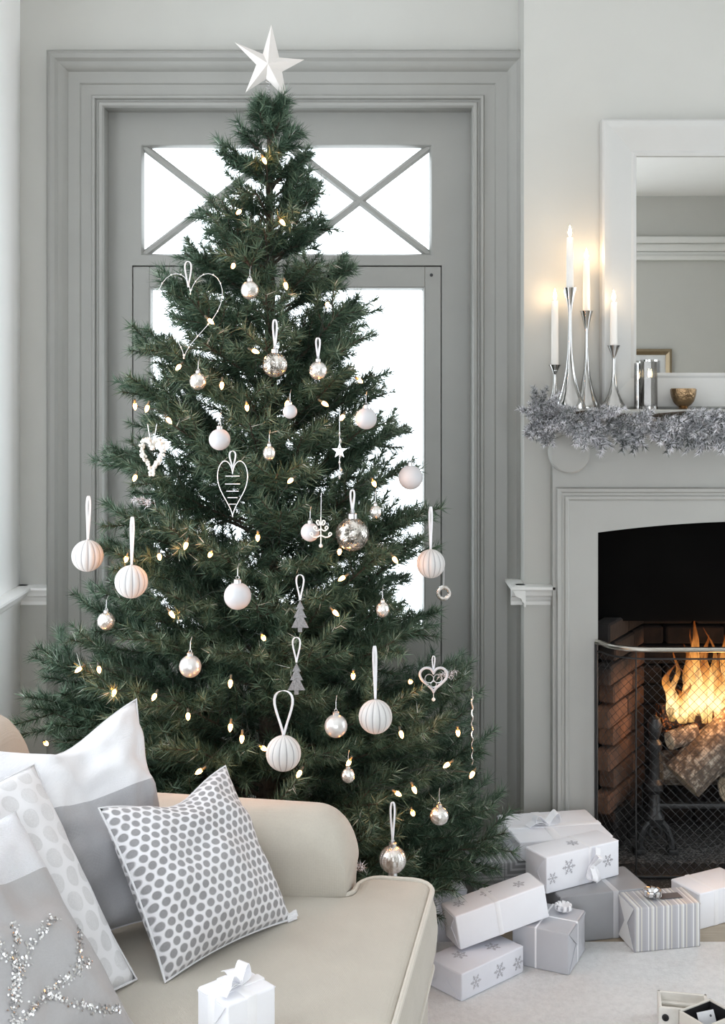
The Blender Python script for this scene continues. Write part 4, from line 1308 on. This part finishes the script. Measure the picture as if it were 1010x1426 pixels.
# bushy left end, hanging tails seen in the photo
for k in range(24):
    a = rg.uniform(0, 2 * PI)
    sprig(-0.765 + rg.uniform(-.015, .03), -0.03, -0.02 + rg.uniform(-.03, .02), (math.cos(a) * 0.8 - .25, rg.uniform(-.9, -.1), math.sin(a)), rg.uniform(.5, .75))
for px, py in ((838, 632), (882, 622), (800, 600), (930, 625), (975, 630), (1000, 620), (950, 612), (862, 610)):
    q = P(px, py, 3.80)
    sprig(q.x - FCX - 0.03, -0.045, -0.01, (0.35, -0.15, (q.z - ZS) * 10), 1.0)
    sprig(q.x - FCX - 0.05, -0.05, -0.01, (0.55, -0.15, (q.z - ZS) * 9), 0.95)

# ---------------------------------------------------------------- rug
mb = MB(); mb.rbox((0.06, 1.2, 0.0), (2.6, 3.47, 0.008), 0.003, 2)
rug = mb.build('rug', 'carpet_white'); tag(rug, 'white pile rug under the presents', 'rug')
RZ = 0.008

# ---------------------------------------------------------------- sofa
SO = Vector((0.16, 2.74, 0))
sofa = thing('sofa', 'beige linen sofa with a piped seat cushion and rolled arm', 'sofa', SO, math.radians(-10))
def rounded_poly(pts, r, seg=5):
    out = []
    n = len(pts)
    for i in range(n):
        p0, p1, p2 = Vector(pts[i - 1]), Vector(pts[i]), Vector(pts[(i + 1) % n])
        a = (p0 - p1).normalized(); b = (p2 - p1).normalized()
        rr = min(r, (p0 - p1).length * .45, (p2 - p1).length * .45)
        A, B = p1 + a * rr, p1 + b * rr
        for k in range(seg + 1):
            f = k / seg
            out.append(A.lerp(p1, f).lerp(p1.lerp(B, f), f))
    return out
LN = -1.66
tc_poly = [(0, LN), (0, 0), (-0.165, 0), (-0.165, -0.115), (-0.955, -0.115), (-0.955, LN + 0.115), (-0.165, LN + 0.115), (-0.165, LN)]
op = rounded_poly(tc_poly, 0.045)
cen = Vector((-0.5, LN / 2))
def inset(poly, d):
    n = len(poly); out = []
    for i in range(n):
        t_ = (poly[(i + 1) % n] - poly[i - 1]); t_ = t_.normalized() if t_.length > 1e-6 else Vector((1, 0))
        nrm = Vector((-t_.y, t_.x))
        out.append(poly[i] + nrm * d)
    return out
if sum(a.x * b.y - b.x * a.y for a, b in zip(op, op[1:] + op[:1])) < 0: op = op[::-1]
layers = [(0.006, 0.300), (0.0, 0.308), (-0.012, 0.34), (-0.016, 0.385), (-0.012, 0.43), (0.0, 0.468), (0.005, 0.476), (0.015, 0.481), (0.028, 0.4835)]
mb = MB(); vs_, fs = [], []
n = len(op)
for (d_, z_) in layers:
    vs_ += [(p.x, p.y, z_) for p in inset(op, d_)]
for i in range(len(layers) - 1):
    for k in range(n): fs.append((i * n + k, i * n + (k + 1) % n, (i + 1) * n + (k + 1) % n, (i + 1) * n + k))
fs += [tuple(range(n - 1, -1, -1)), tuple((len(layers) - 1) * n + k for k in range(n))]
mb.add(vs_, fs); cu = mb.build('seat_cushion', 'sofa_linen', sofa, True, 50)
for z_ in (0.474, 0.303):
    mb = MB(); mb.tube([(p.x, p.y, z_ + 0.003 * math.sin(i * .7)) for i, p in enumerate(inset(op, -0.003))], 0.0062, 8, True); mb.build('piping', 'piping_linen', cu)
# base with skirt
mb = MB(); mb.rbox((-1.08, LN + 0.01, 0.012), (-0.008, -0.01, 0.30), 0.02, 3); mb.build('base', 'sofa_linen', sofa)
for (x, y) in ((-0.08, -0.08), (-0.08, LN + 0.08), (-1.04, -0.08), (-1.04, LN + 0.08)):
    mb = MB(); mb.lathe([(0.02, 0.0), (0.024, 0.02)], 14, (x, y, 0)); mb.build('leg', 'bark_brown', sofa)
# arms: rolled, rounded at the front
def arm(yin, sgn, name='arm'):
    prof = []
    # (outward offset, z, moves with the roll)
    prof += [(0.0, 0.28), (0.0, 0.40), (-0.004, 0.50)]
    cx_, cz_, R_ = 0.085, 0.555, 0.093
    for a in np.linspace(PI * 0.93, -PI * 0.28, 16): prof.append((cx_ + R_ * math.cos(a), cz_ + R_ * math.sin(a)))
    prof += [(0.13, 0.44), (0.125, 0.12), (0.02, 0.12)]
    xs = list(np.linspace(-1.05, -0.28, 6)) + [-0.28 + 0.10 * math.sin(a) for a in np.linspace(0.15, PI / 2, 14)]
    mb = MB(); vs_, fs = [], []
    n = len(prof)
    for x in xs:
        if x > -0.28:
            c_ = max(0, 1 - ((x + 0.28) / 0.1005) ** 2.6) ** (1 / 2.6)
        else: c_ = 1.0
        for (o_, z) in prof:
            zz = z if z < 0.5 else 0.5 + (z - 0.5) * (0.05 + 0.95 * c_)
            fl_ = -0.26 * max(0.0, -0.18 - x) * (1 - max(0.0, -0.18 - x) * 0.55)      # the arm flares outward to the front
            vs_.append((x, yin + sgn * (fl_ if o_ < 0.12 else 0) + sgn * (o_ if c_ > .99 else 0.065 + (o_ - 0.065) * (0.86 + 0.14 * c_)), zz))
    for i in range(len(xs) - 1):
        for k in range(n): fs.append((i * n + k, i * n + (k + 1) % n, (i + 1) * n + (k + 1) % n, (i + 1) * n + k))
    fs += [tuple(range(n - 1, -1, -1)), tuple((len(xs) - 1) * n + k for k in range(n))]
    mb.add(vs_, fs); a_ = mb.build(name, 'sofa_linen', sofa, True, 60)
arm(-0.115, 1)
arm(LN + 0.115, -1)
# back with rounded top and rounded far corner
prof = [(-0.95, 0.28), (-0.96, 0.55), (-0.975, 0.70)] + [(-1.045 + 0.075 * math.cos(a), 0.775 + 0.075 * math.sin(a)) for a in np.linspace(0.1, PI, 12)] + [(-1.11, 0.3), (-1.11, 0.10), (-1.0, 0.10)]
ys = [0.02 - 0.14 * (1 - math.sin(a)) for a in np.linspace(PI / 2, 0, 9)] + [LN / 2] + [LN - 0.02 + 0.14 * (1 - math.sin(a)) for a in np.linspace(0, PI / 2, 9)]
mb = MB(); vs_, fs = [], []; n = len(prof)
for y in ys:
    e_ = max(0, (y - (0.02 - 0.14)) / 0.14, ((LN - 0.02 + 0.14) - y) / 0.14)
    c_ = math.sqrt(max(0, 1 - min(1, e_) ** 2))
    for (x, z) in prof: vs_.append((x, y, z if z < 0.6 else 0.6 + (z - 0.6) * (0.02 + 0.98 * c_)))
for i in range(len(ys) - 1):
    for k in range(n): fs.append((i * n + k, i * n + (k + 1) % n, (i + 1) * n + (k + 1) % n, (i + 1) * n + k))
fs += [tuple(range(n - 1, -1, -1)), tuple((len(ys) - 1) * n + k for k in range(n))]
mb.add(vs_, fs); mb.build('backrest', 'sofa_linen', sofa, True, 60)

# ---------------------------------------------------------------- cushions
class Pillow:
    def __init__(s, name, label, BR, hdir, n2, theta, size, thick, mats, seed=0, split=None, ear=0.10, wrinkle=0.006, plump=0.5, height=None, chop=0.0):
        """BR bottom corner on the seat, hdir unit plan direction of the bottom edge (towards BR), n2 plan direction it leans to"""
        s.S = size; s.H = height or size; s.T = thick; s.seed = seed; s.ear = ear; s.wr = wrinkle; s.plump = plump; s.chop = chop
        h = Vector((hdir[0], hdir[1], 0)).normalized()
        up = Vector((n2[0], n2[1], 0)).normalized() * math.cos(theta) + Vector((0, 0, 1)) * math.sin(theta)
        up = (up - h * up.dot(h)).normalized()
        nrm = h.cross(up)
        o = Vector(BR) - h * size / 2
        s.t = thing(name, label, 'cushion', (0, 0, 0), 0, 'cushions on the sofa')
        s.t.matrix_world = axes_matrix(o, h, up, nrm)
        N = 36
        mb = MB(); vs_ = []; fs = []; uvs = []
        for sd in (1, -1):
            for j in range(N + 1):
                for i in range(N + 1):
                    vs_.append(s.pt(i / N * 2 - 1, j / N * 2 - 1, sd)); uvs.append((i / N, j / N))
        q = N + 1
        for sd in (0, 1):
            for j in range(N):
                for i in range(N):
                    a = sd * q * q + j * q + i
                    fs.append((a, a + 1, a + q + 1, a + q) if sd == 0 else (a, a + q, a + q + 1, a + 1))
        mb.add(vs_, fs)
        if split is not None:
            for k in range(len(fs)):
                j = (k % (N * N)) // N
                mb.m[k] = 1 if (j + .5) / N < split else 0
        ob = mb.build('cover', mats, s.t, True, 70)
        me = ob.data
        uvl = me.uv_layers.new(name='UVMap')
        li = np.empty(len(me.loops), np.int32); me.loops.foreach_get('vertex_index', li)
        uvl.data.foreach_set('uv', np.array(uvs, np.float32)[li].ravel())
        bm = bmesh.new(); bm.from_mesh(me); bmesh.ops.remove_doubles(bm, verts=bm.verts, dist=0.0002); bmesh.ops.recalc_face_normals(bm, faces=bm.faces); bm.to_mesh(me); bm.free()
        s.cover = ob
    def pt(s, u, v, sd, lift=0.0):
        e = s.ear
        x = s.S / 2 * u * (1 - e * (1 - v * v) * abs(u) ** 3)
        y = s.H / 2 * v * (1 - e * (1 - u * u) * abs(v) ** 3)
        w = max(0.0, (1 - u * u) * (1 - v * v))
        ph = s.seed * 1.7
        wr = s.wr * w ** .4 * (math.sin(5 * u + 3 * v + ph) * math.sin(4 * v - 2 * u + ph * 2) + 0.6 * math.sin(9 * u * v + 5 * u + ph) + 0.5 * math.sin(11 * v + 4 * u * u + ph))
        nz_ = noise.noise(Vector((u * 2.3 + s.seed * 7, v * 2.3, 1.0))) * 1.2 + 0.7 * noise.noise(Vector((u * 5.5, v * 5.5 + s.seed * 3, 4.0)))
        wr += s.wr * 1.6 * w ** .35 * nz_
        for cu_, cv_ in ((-1, -1), (1, -1), (-1, 1), (1, 1)):      # tension folds running in from the corners
            du, dv = u - cu_, v - cv_; rr = math.hypot(du, dv)
            wr += s.wr * 0.9 * math.exp(-rr * 1.6) * min(1, rr * 3) * w ** .3 * math.sin(math.atan2(dv, du) * 11 + s.seed)
        if s.chop:
            y -= s.chop * math.exp(-(u / 0.55) ** 2) * max(0, (v + 1) / 2) ** 3
        z = sd * (s.T / 2 * w ** s.plump + lift) + (wr if sd > 0 else 0)
        return Vector((x, y + s.H / 2, z))
    def piping(s, mat, r=0.003):
        mb = MB(); N = 20; pts = []
        for i in range(N): pts.append(s.pt(-1 + 2 * i / N, -1, 1))
        for i in range(N): pts.append(s.pt(1, -1 + 2 * i / N, 1))
        for i in range(N): pts.append(s.pt(1 - 2 * i / N, 1, 1))
        for i in range(N): pts.append(s.pt(-1, 1 - 2 * i / N, 1))
        mb.tube(pts, r, 6, True); mb.build('edge_seam', mat, s.t)
SZ = 0.487
pc = Pillow('dotted_cushion', 'white cushion with rows of grey velvet dots', (-0.150, 2.526, SZ), (.637, .771), (-.771, .637), math.radians(55), 0.345, 0.15, 'dotted_velvet', 1, ear=0.07, chop=0.035, wrinkle=0.005)
pc.piping('white_linen', 0.0025)
mb = MB(); pr_ = pc.pt(1, -1, 1)
for k in range(3): mb.tube([pr_ + Vector((-0.01, 0.004 * k, 0)), pr_ + Vector((0.008 + .004 * k, 0.006 * k - .002, 0.006)), pr_ + Vector((0.014, 0.012 - .006 * k, 0.004))], 0.004, 6)
mb.build('corner_knot', 'white_linen', pc.t)
pa = Pillow('banded_cushion', 'large white cushion with a grey lower band against the sofa back', (-0.35, 2.56, SZ), (.69, .72), (-.72, .69), math.radians(62), 0.47, 0.16, ['white_linen', 'grey_linen'], 2, split=0.60, ear=0.13, wrinkle=0.012, chop=0.05)
pa.piping('white_linen', 0.0022)
pb = Pillow('pale_cushion', 'white cushion with faint pale dots behind the sequinned one', (-0.425, 2.27, SZ), (.5, .866), (-.866, .5), math.radians(54), 0.45, 0.12, 'pale_dots', 3, ear=0.06)
pb.piping('white_linen', 0.0025)
pd_ = Pillow('sequinned_cushion', 'silver grey cushion with sequinned branches and a white crinkled top', (-0.378, 2.07, SZ), (.5, .866), (-.866, .5), math.radians(48), 0.45, 0.14, ['crinkle_white', 'silver_satin'], 4, split=0.72, ear=0.06, wrinkle=0.007)
# sequin branches sewn on the cushion face
mb = MB()
rq = random.Random(9)
def sequin_line(pts, w=0.022, dens=210):
    for a, b in zip(pts, pts[1:]):
        L = math.dist(a, b)
        for k in range(int(L * dens)):
            f = rq.random()
            u = a[0] + (b[0] - a[0]) * f + rq.gauss(0, w); v = a[1] + (b[1] - a[1]) * f + rq.gauss(0, w)
            if max(abs(u), abs(v)) > .97: continue
            p = pd_.pt(u, v, 1, 0.0015)
            e1 = (pd_.pt(u + .01, v, 1) - pd_.pt(u - .01, v, 1)).normalized(); e2 = (pd_.pt(u, v + .01, 1) - pd_.pt(u, v - .01, 1)).normalized()
            nn = e1.cross(e2).normalized(); tl = Vector((rq.gauss(0, .3), rq.gauss(0, .3), rq.gauss(0, .3)))
            nn = (nn + tl).normalized(); e1 = (e1 - nn * e1.dot(nn)).normalized(); e2 = nn.cross(e1)
            r_ = 0.0021
            mb.add([p + (e1 * math.cos(t_) + e2 * math.sin(t_)) * r_ for t_ in np.linspace(0, 2 * PI, 7)[:-1]], [(0, 1, 2, 3, 4, 5)])
def curve(a, c, b, n=8): return [((1 - t_) ** 2 * a[0] + 2 * t_ * (1 - t_) * c[0] + t_ * t_ * b[0], (1 - t_) ** 2 * a[1] + 2 * t_ * (1 - t_) * c[1] + t_ * t_ * b[1]) for t_ in np.linspace(0, 1, n)]
for a, c, b in (((-.9, -.9), (-.1, -.6), (.2, .15)), ((-.35, -.55), (.3, -.35), (.75, -.35)), ((-.1, -.35), (.05, -.1), (.6, .05)), ((-.5, -.7), (-.4, 0), (-.35, .35)), ((.2, -.4), (.5, -.7), (.85, -.75)), ((-.7, -.8), (-.2, -.9), (.3, -.92)), ((.05, -.1), (-.1, .1), (-.05, .4)), ((.55, -.38), (.7, -.15), (.9, -.1))):
    sequin_line(curve(a, c, b))
tag(mb.build('sequins', 'sequin', pd_.t, False), kind='stuff')
# ---------------------------------------------------------------- presents
def bow(t, c, r, w, mat, loops=2, tails=True, yaw=0.0, name='bow'):
    mb = MB(); c = Vector(c)
    for k in range(loops):
        a = yaw + 2 * PI * k / loops
        dx = Vector((math.cos(a), math.sin(a), 0)); sd = Vector((-math.sin(a), math.cos(a), 0))
        pts = []
        for i in range(13):
            f = i / 12
            pts.append(c + dx * r * math.sin(PI * f) * (0.9 + .1 * math.cos(2 * PI * f)) + Vector((0, 0, 1)) * (r * 0.42 * math.sin(2 * PI * f) * (1 if f < .5 else .25) + 0.004 + 0.25 * r * math.sin(PI * f)) + sd * 0.15 * w * math.sin(2 * PI * f))
        strip_mesh(mb, pts, [sd + Vector((0, 0, .15))] * 13, w)
    if tails:
        for a in (yaw + 0.9, yaw + 0.9 + PI * 0.72):
            dx = Vector((math.cos(a), math.sin(a), 0)); sd = Vector((-math.sin(a), math.cos(a), 0))
            strip_mesh(mb, [c + dx * r * 1.25 * f + Vector((0, 0, 0.003 + 0.25 * r * math.sin(3.0 * f))) for f in np.linspace(0, 1, 8)], [sd] * 8, w)
    mb.lathe([(0.001, 0), (w * 0.42, 0.003), (w * 0.42, 0.009), (0.001, 0.013)], 10, c)
    return mb.build(name, mat, t, True, 60)

def snowflake_print(t, M, r, mat='print_grey'):
    mb = MB()
    for k in range(6):
        R_ = M @ Matrix.Rotation(k * PI / 3, 4, 'Z')
        mb.box((0, -r * 0.05, 0), (r, r * 0.05, 0.0005), 0, R_)
        for f in (0.45, 0.72):
            for s_ in (-1, 1):
                mb.box((0, -r * 0.045, 0), (r * 0.32 * (1.3 - f), r * 0.045, 0.0005), 0, R_ @ Matrix.Translation((r * f, 0, 0)) @ Matrix.Rotation(s_ * PI / 3.2, 4, 'Z'))
    mb.build('snowflake_print', mat, t, False)

def present(label, F, yaw, L, W, H, z0, paper, corner='R', ribbon=None, rw=0.012, rx=0.5, cross=False, bowspec=None, pitch=0.0, flakes=(), ends=True, group='wrapped presents by the tree'):
    """F = nearest bottom corner in plan; corner 'R': F is the front-right, 'L': the front-left. yaw of the long side in degrees"""
    y = math.radians(yaw)
    e1 = Vector((math.cos(y), math.sin(y), 0)); e2 = Vector((-math.sin(y), math.cos(y), 0))
    F = Vector((F[0], F[1], 0))
    c = F + e2 * W / 2 + e1 * (-L / 2 if corner == 'R' else L / 2)
    c.z = z0
    t = thing('present', label, 'present', c, 0, group)
    t.rotation_euler = (0, -pitch, y)
    mb = MB(); mb.rbox((-L / 2, -W / 2, 0), (L / 2, W / 2, H), 0.004, 3); mb.build('wrapped_box', paper, t)
    if ends:                                  # folded paper at both ends, seam flap along the front
        for s_ in (-1, 1):
            xx = s_ * (L / 2)
            mb = MB()
            for (a, b, cc) in (((-W / 2 + .003, 0.003), (W / 2 - .003, 0.003), (0, H * 0.62)), ((-W / 2 + .003, H - .003), (W / 2 - .003, H - .003), (0, H * 0.42))):
                pts = [(xx + s_ * (0.0006 if a[1] < H / 2 else 0.0014), p[0], p[1]) for p in (a, b, cc)]
                pts2 = [(p[0] + s_ * 0.0012, p[1], p[2]) for p in pts]
                mb.add(pts + pts2, [(0, 1, 2), (3, 4, 5), (0, 1, 4, 3), (1, 2, 5, 4), (2, 0, 3, 5)])
            mb.build('end_flap', paper, t, False)
    if ribbon:
        x = -L / 2 + rx * L
        o = 0.0012
        mb = MB(); mb.rbox((x - rw / 2, -W / 2 - o, -0.0 + 0.0002), (x + rw / 2, W / 2 + o, H + o), 0.003, 2); rb_ = mb.build('ribbon', ribbon, t)
        if cross:
            mb = MB(); mb.rbox((-L / 2 - o - .002, -rw / 2, 0.0002), (L / 2 + o + .002, rw / 2, H + o * 1.4), 0.003, 2); mb.build('ribbon', ribbon, t)
        if bowspec:
            r_, w_, lo, ya = bowspec
            bow(t, (x, 0, H + o), r_, w_, ribbon if len(bowspec) < 5 else bowspec[4], lo, True, ya)
    for (face, a, b, r_) in flakes:
        if face == 'f': M = Matrix.Translation((a * L, -W / 2 - 0.0004, b * H)) @ Matrix.Rotation(PI / 2, 4, 'X')
        elif face == 't': M = Matrix.Translation((a * L, b * W, H + 0.0004))
        elif face == 'r': M = Matrix.Translation((L / 2 + 0.0004, a * W, b * H)) @ Matrix.Rotation(PI / 2, 4, 'Y')
        else: M = Matrix.Translation((-L / 2 - 0.0004, a * W, b * H)) @ Matrix.Rotation(-PI / 2, 4, 'Y')
        snowflake_print(t, M, r_)
    return t
# silver box with a curly bow (front middle)
present('shiny silver-grey present tied with narrow white ribbon and a curly bow', (0.558, 3.266), -25.5, 0.16, 0.17, 0.112, RZ, 'paper_silver', 'R', 'ribbon_white', 0.007, 0.42, True)
pb_ = bpy.data.objects[-1] if False else [o for o in bpy.data.objects if o.get('label', '').startswith('shiny silver')][0]
bow(pb_, (0.028, 0.045, 0.113), 0.030, 0.009, 'ribbon_white', 9, False, 0.3)
# low snowflake parcel in front
present('flat low present with grey snowflake print lying on the rug next to the sofa', (0.257, 3.126), 41.3, 0.243, 0.13, 0.072, RZ, 'paper_lilac', 'L', None, flakes=(('f', -.28, .5, .02), ('f', .1, .5, .022), ('f', .4, .45, .02), ('t', -.2, .1, .022), ('t', .22, -.1, .022)))
# long one bridging the two
present('long pale present with a lilac ribbon, propped across two others', (0.262, 3.243), 20.5, 0.275, 0.095, 0.094, 0.111, 'paper_white', 'L', 'ribbon_white', 0.016, 0.46, False, None, math.radians(10), flakes=(('t', -.36, .1, .018), ('t', -.05, .15, .018), ('t', .3, 0.0, .018)))
# slate box under the snowflake parcel
present('dark grey present with a silver ribbon underneath the snowflake parcel', (0.84, 3.53), 13.9, 0.28, 0.165, 0.138, 0.0, 'paper_slate', 'R', 'ribbon_grey', 0.018, 0.62)
present('white present with snowflake print and a ribbon bow, lying on the dark grey one', (0.769, 3.615), 29.8, 0.275, 0.10, 0.106, 0.139, 'paper_white', 'R', 'ribbon_white', 0.014, 0.60, False, None, 0.0, flakes=(('f', -.2, .6, .024), ('f', .34, .5, .02), ('f', -.42, .4, .018), ('t', 0, 0, .02)))
# patterned box under the tree and flat box on it
present('dark grey present with a nested squares pattern under the tree', (0.335, 3.655), 9, 0.42, 0.20, 0.155, 0.0, 'paper_squares', 'L', None)
present('flat white present with a broad satin bow, on the patterned one beside the hearth', (0.478, 3.672), 10, 0.30, 0.24, 0.06, 0.157, 'paper_white', 'L', 'ribbon_white', 0.03, 0.42, True, (0.055, 0.028, 2, 0.2))
# striped
st_ = present('present in striped paper with a silver rosette and dark tag', (0.767, 3.398), 11, 0.20, 0.115, 0.125, RZ, 'paper_stripe', 'L', None)
bow(st_, (-0.02, 0.0, 0.126), 0.032, 0.011, 'dull_silver', 8, False, 0.2, 'rosette')
mb = MB(); mb.rbox((0.0, -0.018, 0.1262), (0.065, 0.018, 0.1275), 0.0005, 1); mb.build('gift_tag', 'tag_dark', st_)
present('white present with a flat ribbon, closest to the fire guard', (0.996, 3.56), 27.5, 0.20, 0.125, 0.106, 0.0, 'paper_white', 'L', 'ribbon_white', 0.018, 0.32)
present('white present mostly hidden behind the long one, under the low branches', (0.175, 3.46), 12, 0.13, 0.12, 0.15, RZ * 0, 'paper_lilac', 'L', 'ribbon_white', 0.012, 0.3)
# bow of the snowflake parcel hangs on its front
tt = [o for o in bpy.data.objects if o.get('label', '').startswith('white present with snowflake')][0]
bw_ = bow(tt, (0, 0, 0), 0.045, 0.020, 'ribbon_white', 2, True, -2.0)
bw_.location = (0.0275, -0.0515, 0.050); bw_.rotation_euler = (PI / 2, 0, 0)
# present on the seat
sg = present('small white present with a satin bow on the sofa seat', (-0.222, 1.985), 42, 0.10, 0.088, 0.095, 0.4875, 'paper_white', 'L', 'ribbon_white', 0.022, 0.5, True, (0.040, 0.020, 2, 0.4), group=None)

# ---------------------------------------------------------------- small wooden boxes on the rug
def open_box(label, corner, yaw, L, W, H, wall_t, outer, inner, name='wooden_box'):
    y = math.radians(yaw)
    t = thing(name, label, 'box', (corner[0], corner[1], RZ), y)
    for nm, lo, hi in (('side', (0, 0, 0), (L, wall_t, H)), ('side', (0, -W, 0), (L, -W + wall_t, H)), ('side', (0, -W + wall_t, 0), (wall_t, 0, H)), ('side', (L - wall_t, -W + wall_t, 0), (L, 0, H))):
        if lo[1] == 0 and hi[1] == wall_t: lo, hi = (0, -wall_t, 0), (L, 0, H)
        mb = MB(); mb.rbox(lo, hi, 0.0015, 1); mb.build(nm, outer, t)
    mb = MB(); mb.box((wall_t, -W + wall_t, 0.0), (L - wall_t, -wall_t, 0.008)); mb.build('bottom', inner, t, False)
    if inner == 'box_dark':
        for lo, hi in (((wall_t, -wall_t - .001, 0.008), (L - wall_t, -wall_t, H - .004)), ((wall_t, -W + wall_t, .008), (L - wall_t, -W + wall_t + .001, H - .004)), ((wall_t, -W + wall_t, .008), (wall_t + .001, -wall_t, H - .004)), ((L - wall_t - .001, -W + wall_t, .008), (L - wall_t, -wall_t, H - .004))):
            mb = MB(); mb.box(lo, hi); mb.build('lining', inner, t, False)
    return t
b1 = open_box('small open white wooden box with a dark round finger hole', (0.749, 3.067), -11, 0.122, 0.088, 0.062, 0.008, 'wood_white', 'wood_white')
mb = MB(); mb.rbox((0.008, -0.020, 0.035), (0.114, -0.008, 0.041), 0.001, 1); mb.build('inner_ledge', 'wood_white', b1)
mb = MB(); mb.lathe([(0.0085, 0), (0.0085, 0.003), (0.005, 0.004), (0.005, 0.001), (0.0005, 0.001)], 20, M=Matrix.Translation((0.016, -0.088, 0.038)) @ Matrix.Rotation(PI / 2, 4, 'X')); mb.build('finger_hole', 'box_dark', b1)
b2 = open_box('small open wooden box lined in black with a white card inside', (0.762, 2.912), 32, 0.11, 0.09, 0.09, 0.006, 'wood_tan' if 'wood_tan' in MATS else 'plaster', 'box_dark')
cd = thing('gift_card', 'white folded card sticking out of the black lined box', 'card', (0.834, 2.903, RZ + 0.012), math.radians(20))
mb = MB(); mb.rbox((-0.024, 0, 0), (0.024, 0.082, 0.0012), 0.0004, 1, M=Matrix.Translation((0, -0.022, 0)) @ Matrix.Rotation(math.radians(62), 4, 'X')); mb.build('card_sheet', 'card_white', cd)
mb = MB(); mb.lathe([(0.003, 0.0012), (0.003, 0.0018), (0.0005, 0.0018)], 10, (0.012, 0.070, 0), M=Matrix.Translation((0, -0.022, 0)) @ Matrix.Rotation(math.radians(62), 4, 'X')); mb.build('eyelet', 'tag_dark', cd)
